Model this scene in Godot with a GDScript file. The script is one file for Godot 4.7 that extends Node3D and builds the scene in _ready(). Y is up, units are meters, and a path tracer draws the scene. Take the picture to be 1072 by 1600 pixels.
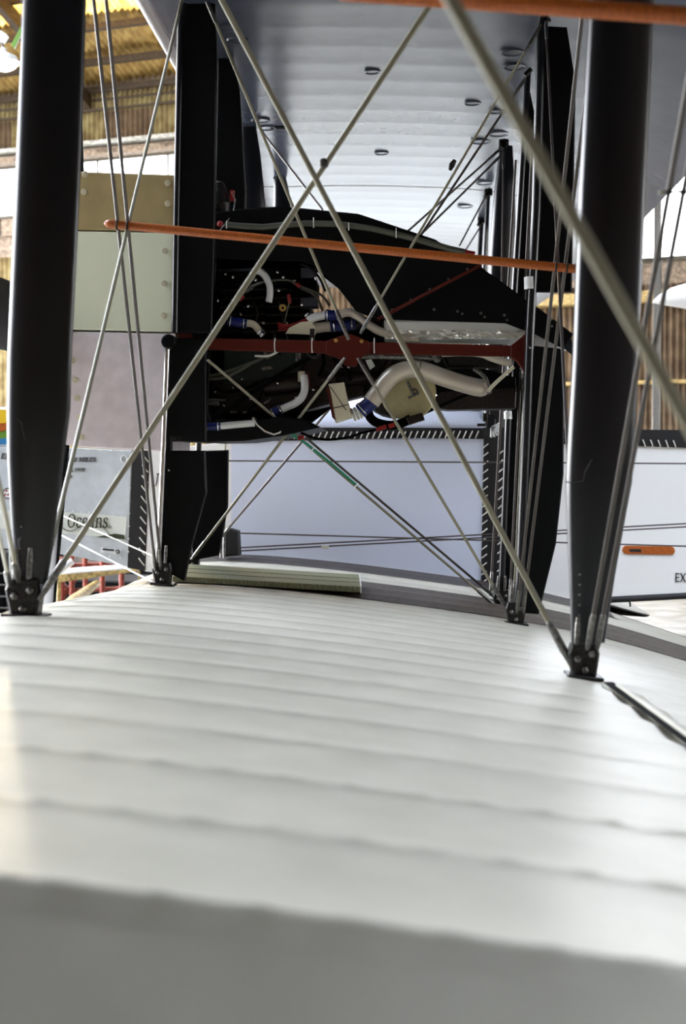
extends Node3D
# A biplane in a hangar, seen along the span from the wing tip towards the fuselage.
# x runs aft along the chord, y up, -z along the span towards the fuselage; 1 unit = 1 m.

const F := 2222.0            # focal length in pixels of the 1072x1600 frame
const EYE := Vector3(0, 2.0, 0)
var view = Basis()
var names = {}
var M = {}
const SMALL = ["lacing", "rivet", "tack", "hose_tie", "cooling_fins", "screw", "crumpled_tape", "foil", "clip", "cable_tie", "hinge_block", "badge_print", "bolt", "clamp", "swash", "slats"]

class Build:
	var v = PackedVector3Array()
	var n = PackedVector3Array()
	var uv = PackedVector2Array()
	func tri(a: Vector3, b: Vector3, c: Vector3, na: Vector3, nb: Vector3, nc: Vector3) -> void:
		var g = (b - a).cross(c - a)
		if g.length_squared() < 1e-18: return
		if g.dot(na + nb + nc) > 0.0:
			v.append_array([a, c, b]); n.append_array([na, nc, nb])
		else:
			v.append_array([a, b, c]); n.append_array([na, nb, nc])
	func flat(a: Vector3, b: Vector3, c: Vector3, out: Vector3) -> void:
		var g = (b - a).cross(c - a).normalized()
		if g.dot(out) < 0.0: g = -g
		tri(a, b, c, g, g, g)
	func quad(a: Vector3, b: Vector3, c: Vector3, d: Vector3, out: Vector3) -> void:
		flat(a, b, c, out); flat(a, c, d, out)
	func loft(rings: Array, caps := true, closed := true) -> void:
		var rows = rings.size()
		var cols: int = rings[0].size()
		var mids = []
		for r in rings:
			var s = Vector3()
			for p in r: s += p
			mids.append(s / cols)
		var nn = []
		for i in rows:
			var row = PackedVector3Array()
			for j in cols:
				var ja = (j + cols - 1) % cols if closed else maxi(j - 1, 0)
				var jb = (j + 1) % cols if closed else mini(j + 1, cols - 1)
				var du: Vector3 = rings[mini(i + 1, rows - 1)][j] - rings[maxi(i - 1, 0)][j]
				var dv: Vector3 = rings[i][jb] - rings[i][ja]
				var g = du.cross(dv).normalized()
				if g.dot(rings[i][j] - mids[i]) < 0.0: g = -g
				row.append(g)
			nn.append(row)
		for i in rows - 1:
			for j in (cols if closed else cols - 1):
				var k = (j + 1) % cols
				tri(rings[i][j], rings[i + 1][j], rings[i + 1][k], nn[i][j], nn[i + 1][j], nn[i + 1][k])
				tri(rings[i][j], rings[i + 1][k], rings[i][k], nn[i][j], nn[i + 1][k], nn[i][k])
		if caps and closed:
			for e in [0, rows - 1]:
				var out: Vector3 = mids[e] - mids[1 if e == 0 else rows - 2]
				for j in cols:
					flat(mids[e], rings[e][j], rings[e][(j + 1) % cols], out)
	func sheet(rows: Array, up: Vector3) -> void:        # an open grid whose smooth normals agree with up
		var h = rows.size()
		var w: int = rows[0].size()
		var nn = []
		for i in h:
			var row = PackedVector3Array()
			for j in w:
				var du: Vector3 = rows[mini(i + 1, h - 1)][j] - rows[maxi(i - 1, 0)][j]
				var dv: Vector3 = rows[i][mini(j + 1, w - 1)] - rows[i][maxi(j - 1, 0)]
				var g = du.cross(dv).normalized()
				if g.dot(up) < 0.0: g = -g
				row.append(g)
			nn.append(row)
		for i in h - 1:
			for j in w - 1:
				tri(rows[i][j], rows[i + 1][j], rows[i + 1][j + 1], nn[i][j], nn[i + 1][j], nn[i + 1][j + 1])
				tri(rows[i][j], rows[i + 1][j + 1], rows[i][j + 1], nn[i][j], nn[i + 1][j + 1], nn[i][j + 1])
	func tube(path: Array, r, sides := 8, squash := 1.0) -> void:   # squash thins the section along z-ish
		var rings = []
		var side = Vector3()
		for i in path.size():
			var d: Vector3 = (path[mini(i + 1, path.size() - 1)] - path[maxi(i - 1, 0)]).normalized()
			if i == 0:
				side = d.cross(Vector3(0, 0, 1) if absf(d.z) < 0.95 else Vector3(0, 1, 0)).normalized()
			else:
				side = (side - d * side.dot(d)).normalized()
			var up = d.cross(side)
			var rr: float = r[i] if r is Array else r
			var ring = PackedVector3Array()
			for k in sides:
				var a = TAU * k / sides
				ring.append(path[i] + side * cos(a) * rr + up * sin(a) * rr * squash)
			rings.append(ring)
		loft(rings)
	func cyl(a: Vector3, b: Vector3, r: float, sides := 12) -> void:
		tube([a, b], r, sides)
	func lathe(base: Vector3, axis: Vector3, profile: Array, sides := 20) -> void:   # [radius, height] pairs along axis
		axis = axis.normalized()
		var s = axis.cross(Vector3(0, 0, 1) if absf(axis.z) < 0.9 else Vector3(0, 1, 0)).normalized()
		var t = axis.cross(s)
		for i in profile.size() - 1:
			var a = profile[i]; var b = profile[i + 1]
			var slope = Vector2(b[1] - a[1], a[0] - b[0]).normalized()
			for k in sides:
				var q = []
				for m in [k, k + 1]:
					var an = TAU * m / sides
					q.append(s * cos(an) + t * sin(an))
				var p0: Vector3 = base + axis * a[1] + q[0] * a[0]
				var p1: Vector3 = base + axis * a[1] + q[1] * a[0]
				var p2: Vector3 = base + axis * b[1] + q[1] * b[0]
				var p3: Vector3 = base + axis * b[1] + q[0] * b[0]
				var n0: Vector3 = (q[0] * slope.x + axis * slope.y).normalized()
				var n1: Vector3 = (q[1] * slope.x + axis * slope.y).normalized()
				tri(p0, p1, p2, n0, n1, n1); tri(p0, p2, p3, n0, n1, n0)
	func ball(c: Vector3, r: float, sides := 10) -> void:
		var p = []
		for i in 7:
			var a = PI * i / 6.0
			p.append([maxf(sin(a) * r, 0.00001), -cos(a) * r])
		lathe(c, Vector3.UP, p, sides)
	func torus(c: Vector3, axis: Vector3, big: float, r: float, sides := 24) -> void:
		axis = axis.normalized()
		var s = axis.cross(Vector3(0, 0, 1) if absf(axis.z) < 0.9 else Vector3(0, 1, 0)).normalized()
		var t = axis.cross(s)
		var rings = []
		for i in sides + 1:
			var a = TAU * i / sides
			var d = s * cos(a) + t * sin(a)
			var ring = PackedVector3Array()
			for k in 8:
				var b = TAU * k / 8
				ring.append(c + d * (big + cos(b) * r) + axis * sin(b) * r)
			rings.append(ring)
		loft(rings, false)
	func prism(pts: PackedVector3Array, push: Vector3, bevel := 0.0) -> void:   # a flat outline given thickness along push
		var c = Vector3()
		for p in pts: c += p
		c /= pts.size()
		var dn = push.normalized()
		var bx = (pts[1] - pts[0]).normalized()
		bx = (bx - dn * bx.dot(dn)).normalized()
		var by = dn.cross(bx)
		var flat2 = PackedVector2Array()
		for p in pts: flat2.append(Vector2((p - pts[0]).dot(bx), (p - pts[0]).dot(by)))
		var cw = Geometry2D.is_polygon_clockwise(flat2)
		var inset = flat2
		var b3 = pts
		if bevel > 0.0:
			b3 = PackedVector3Array()
			inset = PackedVector2Array()
			for i in flat2.size():
				var a = flat2[i] - flat2[(i + flat2.size() - 1) % flat2.size()]
				var b = flat2[(i + 1) % flat2.size()] - flat2[i]
				var na = Vector2(-a.y, a.x).normalized() * (-1.0 if cw else 1.0)
				var nb = Vector2(-b.y, b.x).normalized() * (-1.0 if cw else 1.0)
				var m = (na + nb).normalized()
				var off = m * bevel / maxf(0.4, m.dot(na))
				inset.append(flat2[i] + off)
				b3.append(pts[i] + bx * off.x + by * off.y)
		var idx = Geometry2D.triangulate_polygon(inset)
		for i in range(0, idx.size(), 3):
			flat(b3[idx[i]], b3[idx[i + 1]], b3[idx[i + 2]], -push)
			flat(b3[idx[i]] + push, b3[idx[i + 1]] + push, b3[idx[i + 2]] + push, push)
		for i in pts.size():
			var k = (i + 1) % pts.size()
			var e = flat2[k] - flat2[i]
			var o2 = Vector2(e.y, -e.x) * (-1.0 if cw else 1.0)
			var out = bx * o2.x + by * o2.y
			var ba = dn * bevel
			quad(pts[i] + ba, pts[k] + ba, pts[k] + push - ba, pts[i] + push - ba, out)
			if bevel > 0.0:
				quad(b3[i], b3[k], pts[k] + ba, pts[i] + ba, out.normalized() - dn)
				quad(b3[i] + push, b3[k] + push, pts[k] + push - ba, pts[i] + push - ba, out.normalized() + dn)
	func box(c: Vector3, size: Vector3, bs := Basis(), bevel := 0.0) -> void:
		var h = size / 2
		var o = [bs.x, bs.y, bs.z]
		if bevel <= 0.0:
			bevel = minf(minf(h.x, h.y), h.z) * 0.15
		for ax in 3:
			for s: float in [-1.0, 1.0]:
				var u = (ax + 1) % 3; var w = (ax + 2) % 3
				var q = []
				for k in [[-1, -1], [1, -1], [1, 1], [-1, 1]]:
					q.append(c + o[ax] * s * h[ax] + o[u] * k[0] * (h[u] - bevel) + o[w] * k[1] * (h[w] - bevel))
				quad(q[0], q[1], q[2], q[3], o[ax] * s)
				for t: float in [-1.0, 1.0]:                       # the chamfer between face ax and face u
					var e = []
					for g: float in [-1.0, 1.0]:
						e.append(c + o[ax] * s * h[ax] + o[u] * t * (h[u] - bevel) + o[w] * g * (h[w] - bevel))
						e.append(c + o[ax] * s * (h[ax] - bevel) + o[u] * t * h[u] + o[w] * g * (h[w] - bevel))
					quad(e[0], e[1], e[3], e[2], o[ax] * s + o[u] * t)
		for sx: float in [-1.0, 1.0]:
			for sy: float in [-1.0, 1.0]:
				for sz: float in [-1.0, 1.0]:
					flat(c + o[0] * sx * h.x + o[1] * sy * (h.y - bevel) + o[2] * sz * (h.z - bevel), c + o[0] * sx * (h.x - bevel) + o[1] * sy * h.y + o[2] * sz * (h.z - bevel), c + o[0] * sx * (h.x - bevel) + o[1] * sy * (h.y - bevel) + o[2] * sz * h.z, o[0] * sx + o[1] * sy + o[2] * sz)
	func mesh() -> ArrayMesh:
		var arr = []
		arr.resize(Mesh.ARRAY_MAX)
		arr[Mesh.ARRAY_VERTEX] = v
		arr[Mesh.ARRAY_NORMAL] = n
		if uv.size() == v.size(): arr[Mesh.ARRAY_TEX_UV] = uv
		var m = ArrayMesh.new()
		m.add_surface_from_arrays(Mesh.PRIMITIVE_TRIANGLES, arr)
		return m

func numbered(called: String) -> String:
	var k: int = names.get(called, -1) + 1
	names[called] = k
	return called if k == 0 else "%s_%03d" % [called, k]

func P(px: float, py: float, z: float) -> Vector3:      # the point on the spanwise station z that the photograph shows at px, py
	var d = view * Vector3((px - 536.0) / F, (800.0 - py) / F, -1.0)
	return EYE + d * (z / -d.z)

func PP(list: Array, z: float) -> PackedVector3Array:
	var o = PackedVector3Array()
	for q in list: o.append(P(q[0], q[1], z))
	return o

func thing(called: String, label: String, category: String, at := Vector3.ZERO, group := "") -> Node3D:
	var o = Node3D.new()
	o.name = numbered(called)
	add_child(o)
	o.position = at
	o.set_meta("label", label)
	o.set_meta("category", category)
	if group: o.set_meta("group", group)
	return o

func part(called: String, b: Build, m: Material, parent: Node3D, label := "") -> MeshInstance3D:
	var o = MeshInstance3D.new()
	o.name = called
	o.mesh = b.mesh()
	o.material_override = m
	parent.add_child(o, true)
	var off = Vector3.ZERO                                # meshes are drawn in scene coordinates; undo the parents' places
	var p: Node3D = parent
	while p != self:
		off += p.position
		p = p.get_parent()
	o.position = -off
	if label: o.set_meta("label", label)
	if called in SMALL: o.set_meta("kind", "stuff")
	return o

func single(called: String, b: Build, m: Material, label: String, category: String, group := "") -> MeshInstance3D:
	var o = MeshInstance3D.new()
	o.name = numbered(called)
	o.mesh = b.mesh()
	o.material_override = m
	add_child(o)
	o.set_meta("label", label)
	o.set_meta("category", category)
	if group: o.set_meta("group", group)
	return o

func structure(called: String, b: Build, m: Material, label: String, category: String) -> MeshInstance3D:
	var o = MeshInstance3D.new()
	o.name = called
	if b: 
		o.mesh = b.mesh()
		o.material_override = m
	add_child(o)
	o.set_meta("kind", "structure")
	o.set_meta("label", label)
	o.set_meta("category", category)
	return o

func noise_image(size: int, seed_: int, freq: float, lo: Color, hi: Color, oct := 4, stretch := 1.0, contrast := 1.0) -> ImageTexture:
	var f = FastNoiseLite.new()
	f.seed = seed_
	f.noise_type = FastNoiseLite.TYPE_SIMPLEX_SMOOTH
	f.frequency = freq
	f.fractal_octaves = oct
	var src = f.get_seamless_image(size, size)
	var im = Image.create(size, size, false, Image.FORMAT_RGB8)
	for y in size:
		for x in size:
			var t = src.get_pixel(int(x * stretch) % size, y).r
			t = clampf((t - 0.5) * contrast + 0.5, 0.0, 1.0)
			im.set_pixel(x, y, lo.lerp(hi, t))
	im.generate_mipmaps()
	return ImageTexture.create_from_image(im)

func bump_image(size: int, seed_: int, freq: float, strength: float) -> ImageTexture:
	var f = FastNoiseLite.new()
	f.seed = seed_
	f.noise_type = FastNoiseLite.TYPE_SIMPLEX_SMOOTH
	f.frequency = freq
	f.fractal_octaves = 4
	var im = f.get_seamless_image(size, size)
	im.convert(Image.FORMAT_RGBA8)
	im.bump_map_to_normal_map(strength)
	return ImageTexture.create_from_image(im)

func mat(c: Color, rough := 0.5, metal := 0.0, tex: Texture2D = null, scale := 1.0, normal: Texture2D = null, nscale := 0.5) -> StandardMaterial3D:
	var m = StandardMaterial3D.new()
	m.albedo_color = c
	m.roughness = rough
	m.metallic = metal
	if tex or normal:
		m.uv1_triplanar = true
		m.uv1_world_triplanar = true
		m.uv1_scale = Vector3.ONE * scale
	if tex: m.albedo_texture = tex
	if normal:
		m.normal_enabled = true
		m.normal_texture = normal
		m.normal_scale = nscale
	return m

func lerp_table(t: Array, x: float) -> float:            # smooth interpolation through [x, y] pairs
	var n = t.size()
	if x <= t[0][0]: return t[0][1]
	if x >= t[n - 1][0]: return t[n - 1][1]
	for i in n - 1:
		if x <= t[i + 1][0]:
			var a = t[maxi(i - 1, 0)]; var b = t[i]; var c = t[i + 1]; var d = t[mini(i + 2, n - 1)]
			var w: float = c[0] - b[0]
			var u: float = (x - b[0]) / w
			var mb: float = (c[1] - a[1]) / (c[0] - a[0]) * w
			var mc: float = (d[1] - b[1]) / (d[0] - b[0]) * w
			var u2 = u * u; var u3 = u2 * u
			return (2 * u3 - 3 * u2 + 1) * b[1] + (u3 - 2 * u2 + u) * mb + (-2 * u3 + 3 * u2) * c[1] + (u3 - u2) * mc
	return 0.0

# ---- the two wings: section heights relative to the eye, at the level centre section -------------------------
const LOW_TOP := [[-1.49, -0.70], [-1.47, -0.652], [-1.42, -0.612], [-1.33, -0.58], [-1.2, -0.56], [-1.0, -0.558], [-0.7, -0.576], [-0.3, -0.615], [0.1, -0.664], [0.5, -0.72], [0.9, -0.797], [1.3, -0.905], [1.75, -1.05]]
const LOW_BOT := [[-1.49, -0.70], [-1.45, -0.728], [-1.3, -0.752], [-0.9, -0.775], [-0.3, -0.805], [0.5, -0.88], [1.3, -0.985], [1.75, -1.056]]
const UP_BOT := [[-1.27, 2.20], [-1.25, 2.165], [-1.18, 2.142], [-1.0, 2.13], [-0.5, 2.135], [0.0, 2.125], [0.65, 2.085], [1.2, 1.97], [1.75, 1.80]]
const UP_TOP := [[-1.27, 2.20], [-1.25, 2.24], [-1.15, 2.29], [-0.9, 2.335], [-0.4, 2.33], [0.3, 2.26], [1.0, 2.10], [1.75, 1.81]]
const RIB := 0.32
const RIB0 := 1.22

func dihedral(z: float) -> float:
	return 0.0466 * (maxf(6.6 - z, 0.0) + maxf(z - 12.4, 0.0))

func sag(z: float, deep: float) -> float:                # fabric pulled taut between the ribs
	var t = fposmod((z - RIB0) / RIB, 1.0)
	return deep * (1.0 - pow(absf(2.0 * t - 1.0), 1.6))

func low_end(z: float) -> float:                         # where the trailing edge of the lower wing lies
	if z < 8.62 or z > 9.95: return 1.72
	if z < 8.85: return lerpf(1.70, 1.27, smoothstep(8.62, 8.85, z))
	return lerpf(1.27, 1.70, smoothstep(9.45, 9.95, z))

func low_y(x: float, z: float, top := true) -> float:
	var y = EYE.y + lerp_table(LOW_TOP if top else LOW_BOT, x) + dihedral(z)
	if z < 1.22: y -= 0.85 * (1.22 - z) + 0.25 * pow(1.22 - z, 2.0)
	if top:
		var edge = smoothstep(-1.49, -1.2, x) * (1.0 - smoothstep(1.2, 1.7, x))
		y -= sag(z, 0.0085) * edge
		if z < 4.0 and x > 0.558 and x < 0.582: y -= 0.022
	return y

func up_y(x: float, z: float, top := false) -> float:
	var y = EYE.y + lerp_table(UP_TOP if top else UP_BOT, x) + dihedral(z)
	if not top: y += sag(z, 0.0012) * smoothstep(-1.2, -1.0, x) * (1.0 - smoothstep(1.2, 1.7, x))
	return y

func stations(a: float, b: float) -> Array:
	var out = []
	var k = floorf((a - RIB0) / RIB)
	while RIB0 + k * RIB < b:
		for t in [0.0, 0.07, 0.2, 0.5, 0.8, 0.93]:
			var z: float = RIB0 + (k + t) * RIB
			if z > a and z < b: out.append(z)
		k += 1
	out.push_front(a); out.append(b)
	return out

func _ready() -> void:
	# ---- camera, sky, exposure ------------------------------------------------------------------------------
	view = Basis(Vector3.UP, atan(94.0 / F)) * Basis(Vector3.RIGHT, -atan(72.0 / F))
	var cam = Camera3D.new()
	cam.name = "camera"
	cam.transform = Transform3D(view, EYE)
	var lens = CameraAttributesPhysical.new()
	lens.frustum_focal_length = 12.0 / (800.0 / F)
	lens.exposure_aperture = 2.2
	lens.frustum_focus_distance = 6.7
	lens.frustum_near = 0.05
	lens.frustum_far = 300.0
	cam.attributes = lens
	cam.fov = rad_to_deg(2.0 * atan(800.0 / F))
	add_child(cam)
	cam.current = true
	var env = Environment.new()
	env.background_mode = Environment.BG_SKY
	var sky = Sky.new()
	var psm = ProceduralSkyMaterial.new()
	psm.sky_top_color = Color(0.83, 0.88, 0.96)
	psm.sky_horizon_color = Color(0.99, 0.98, 0.97)
	psm.sky_curve = 0.2
	psm.ground_bottom_color = Color(0.4, 0.4, 0.38)
	psm.ground_horizon_color = Color(0.7, 0.7, 0.68)
	psm.sky_energy_multiplier = 1.0
	sky.sky_material = psm
	env.sky = sky
	env.tonemap_mode = Environment.TONE_MAPPER_LINEAR
	env.tonemap_exposure = 29.0
	env.sdfgi_enabled = true
	env.ssao_enabled = true
	env.ssil_enabled = true
	var we = WorldEnvironment.new()
	we.name = "environment"
	we.environment = env
	add_child(we)

	materials()
	hangar()
	lower_wing()
	upper_wing()
	fuselage()
	struts()
	nacelle()
	engine()
	propeller()
	wires()
	rods_and_boards()
	background_things()

func materials() -> void:
	var mottled = noise_image(512, 3, 0.01, Color(0.93, 0.93, 0.925), Color(1, 1, 1), 5, 1.0, 1.3)
	var weave = bump_image(512, 5, 0.15, 1.5)
	var scuff = noise_image(512, 9, 0.02, Color(0.6, 0.6, 0.6), Color(1, 1, 1), 5, 1.0, 1.6)
	var grain = noise_image(512, 12, 0.02, Color(0.72, 0.68, 0.6), Color(1, 1, 1), 5, 4.0, 1.6)
	var rust = noise_image(512, 21, 0.012, Color(0.66, 0.58, 0.44), Color(1, 0.98, 0.9), 4, 1.0, 1.6)
	var concrete = noise_image(512, 31, 0.008, Color(0.78, 0.77, 0.74), Color(1, 1, 1), 5, 1.0, 1.4)
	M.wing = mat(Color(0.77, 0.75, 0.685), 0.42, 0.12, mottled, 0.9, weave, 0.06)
	M.tape = mat(Color(0.77, 0.75, 0.685), 0.38, 0.12, mottled, 1.7)
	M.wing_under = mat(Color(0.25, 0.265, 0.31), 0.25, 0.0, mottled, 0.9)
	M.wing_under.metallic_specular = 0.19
	M.wing.metallic_specular = 0.24
	M.tape.metallic_specular = 0.24
	M.fabric = mat(Color(0.84, 0.86, 0.92), 0.55, 0.0, null, 1.1, weave, 0.1)
	M.fabric_white = mat(Color(0.93, 0.92, 0.9), 0.5, 0.0, null, 1.1, weave, 0.1)
	M.ply_grey = mat(Color(0.79, 0.81, 0.82), 0.5, 0.0, mottled, 1.4)
	M.navy = mat(Color(0.03, 0.042, 0.065), 0.3)
	M.black = mat(Color(0.03, 0.033, 0.038), 0.45)
	M.black.metallic_specular = 0.25
	M.matt_black = mat(Color(0.02, 0.02, 0.022), 0.8)
	M.matt_black.metallic_specular = 0.15
	M.tan_panel = mat(Color(0.70, 0.62, 0.43), 0.5, 0.0, mottled, 1.2)
	M.olive_panel = mat(Color(0.92, 0.93, 0.82), 0.45, 0.0)
	M.pink_panel = mat(Color(0.95, 0.90, 0.91), 0.45, 0.0, mottled, 1.6)
	M.steel = mat(Color(0.55, 0.54, 0.52), 0.35, 0.85, scuff, 6.0)
	M.dark_steel = mat(Color(0.2, 0.19, 0.18), 0.4, 0.7, scuff, 8.0)
	M.bright = mat(Color(0.85, 0.85, 0.85), 0.22, 0.95)
	M.wire = mat(Color(0.55, 0.53, 0.45), 0.42, 0.1)
	M.dark_wire = mat(Color(0.31, 0.285, 0.27), 0.4, 0.3)
	M.orange = mat(Color(0.76, 0.40, 0.13), 0.4, 0.0, grain, 5.0)
	M.primer = mat(Color(0.30, 0.085, 0.04), 0.5)
	M.primer.metallic_specular = 0.3
	M.exhaust = mat(Color(0.80, 0.76, 0.69), 0.34, 0.35)
	M.alu = mat(Color(0.9, 0.9, 0.89), 0.3, 0.3)
	M.burnt = mat(Color(0.17, 0.13, 0.11), 0.45, 0.4, scuff, 5.0)
	M.blue = mat(Color(0.06, 0.11, 0.38), 0.35)
	M.red = mat(Color(0.55, 0.06, 0.04), 0.45)
	M.cream = mat(Color(0.84, 0.81, 0.70), 0.5)
	M.tan_disc = mat(Color(0.80, 0.76, 0.58), 0.5, 0.1, mottled, 3.0)
	M.shield = mat(Color(0.95, 0.96, 0.94), 0.4, 0.1)
	M.foil = mat(Color(0.9, 0.9, 0.86), 0.28, 0.6)
	M.braid = mat(Color(0.42, 0.42, 0.36), 0.6, 0.2, noise_image(256, 44, 0.12, Color(0.5, 0.5, 0.5), Color(1, 1, 1), 2, 1.0, 2.0), 12.0)
	M.green = mat(Color(0.1, 0.55, 0.42), 0.5)
	M.white = mat(Color(0.9, 0.9, 0.9), 0.45)
	M.lacing = mat(Color(0.82, 0.8, 0.76), 0.6)
	M.strip = mat(Color(0.07, 0.055, 0.055), 0.6)
	M.board = mat(Color(0.5, 0.52, 0.40), 0.6, 0.0, grain, 3.0)
	M.board_dark = mat(Color(0.3, 0.3, 0.25), 0.7, 0.0, grain, 3.0)
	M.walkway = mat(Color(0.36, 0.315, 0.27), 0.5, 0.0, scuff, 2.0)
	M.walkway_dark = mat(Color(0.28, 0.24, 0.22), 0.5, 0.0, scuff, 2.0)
	M.brass = mat(Color(0.75, 0.6, 0.32), 0.4, 0.8)
	M.clad = mat(Color(0.58, 0.54, 0.40), 0.75, 0.0, rust, 0.5)
	M.clad_brown = mat(Color(0.42, 0.35, 0.28), 0.75, 0.0, rust, 0.5)
	M.roof = mat(Color(0.72, 0.63, 0.42), 0.7, 0.0, rust, 0.6)
	M.skylight = mat(Color(0.95, 0.86, 0.62), 0.6, 0.0, rust, 0.6)
	M.skylight.backlight_enabled = true
	M.skylight.backlight = Color(1.0, 0.9, 0.65)
	M.timber = mat(Color(0.27, 0.21, 0.13), 0.7, 0.0, rust, 2.0)
	M.masonry = mat(Color(0.62, 0.54, 0.46), 0.8, 0.0, scuff, 1.0)
	M.ledge = mat(Color(0.8, 0.79, 0.75), 0.7, 0.0, scuff, 1.0)
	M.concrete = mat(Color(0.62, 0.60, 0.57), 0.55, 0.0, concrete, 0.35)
	M.sunlit_concrete = mat(Color(0.9, 0.88, 0.84), 0.55, 0.0, concrete, 0.35)  # concrete with sunlight put into its colour
	M.outside = mat(Color(0.6, 0.59, 0.56), 0.9, 0.0, concrete, 0.2)
	M.ink = mat(Color(0.04, 0.04, 0.05), 0.6)
	M.olive_ink = mat(Color(0.17, 0.2, 0.1), 0.6)
	M.sticker = mat(Color(0.86, 0.87, 0.83), 0.4)
	M.yellow = mat(Color(0.88, 0.72, 0.12), 0.45)
	M.leaf_green = mat(Color(0.35, 0.5, 0.12), 0.5)
	M.sky_blue = mat(Color(0.16, 0.45, 0.66), 0.45)
	M.yellow_pole = mat(Color(0.8, 0.68, 0.42), 0.5, 0.0, scuff, 2.0)
	M.red_scaffold = mat(Color(0.62, 0.24, 0.13), 0.55, 0.0, scuff, 3.0)
	M.frame = mat(Color(0.3, 0.27, 0.22), 0.6)
	M.pane = StandardMaterial3D.new()
	M.pane.albedo_color = Color(0.95, 0.97, 1.0, 0.08)
	M.pane.transparency = BaseMaterial3D.TRANSPARENCY_ALPHA
	M.pane.roughness = 0.02

# ---- the hangar, turned 18.8 degrees against the aircraft ----------------------------------------------------
const HU := Vector3(0.947, 0, 0.322)
const HN := Vector3(-0.322, 0, 0.947)
const WALL := -22.7

func H(x: float, y: float, z: float) -> Vector3:
	return HU * (x - 8.5) + HN * z + Vector3(0, y, 0)

func hbox(b: Build, x0: float, x1: float, y0: float, y1: float, z0: float, z1: float) -> void:
	b.box(H((x0 + x1) / 2, (y0 + y1) / 2, (z0 + z1) / 2), Vector3(x1 - x0, y1 - y0, z1 - z0), Basis(HU, Vector3.UP, HN), 0.003)

func corrugated(b: Build, a: Vector3, along: Vector3, up: Vector3, pitch: float, deep: float, lone = false) -> void:   # a wavy sheet, waves counted along "along"
	var n = int(round(along.length() / pitch)) * 4
	var out = along.cross(up).normalized()
	var rows = [PackedVector3Array(), PackedVector3Array()]
	for i in n + 1:
		var t = float(i) / n
		var p = a + along * t + out * deep * 0.5 * sin(i * TAU / 4.0)
		rows[0].append(p)
		rows[1].append(p + up)
	b.sheet(rows, out)
	if lone: return
	var back = [PackedVector3Array(), PackedVector3Array()]
	for i in n + 1:
		back[0].append(rows[0][i] - out * 0.002)
		back[1].append(rows[1][i] - out * 0.002)
	b.sheet(back, -out)

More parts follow.
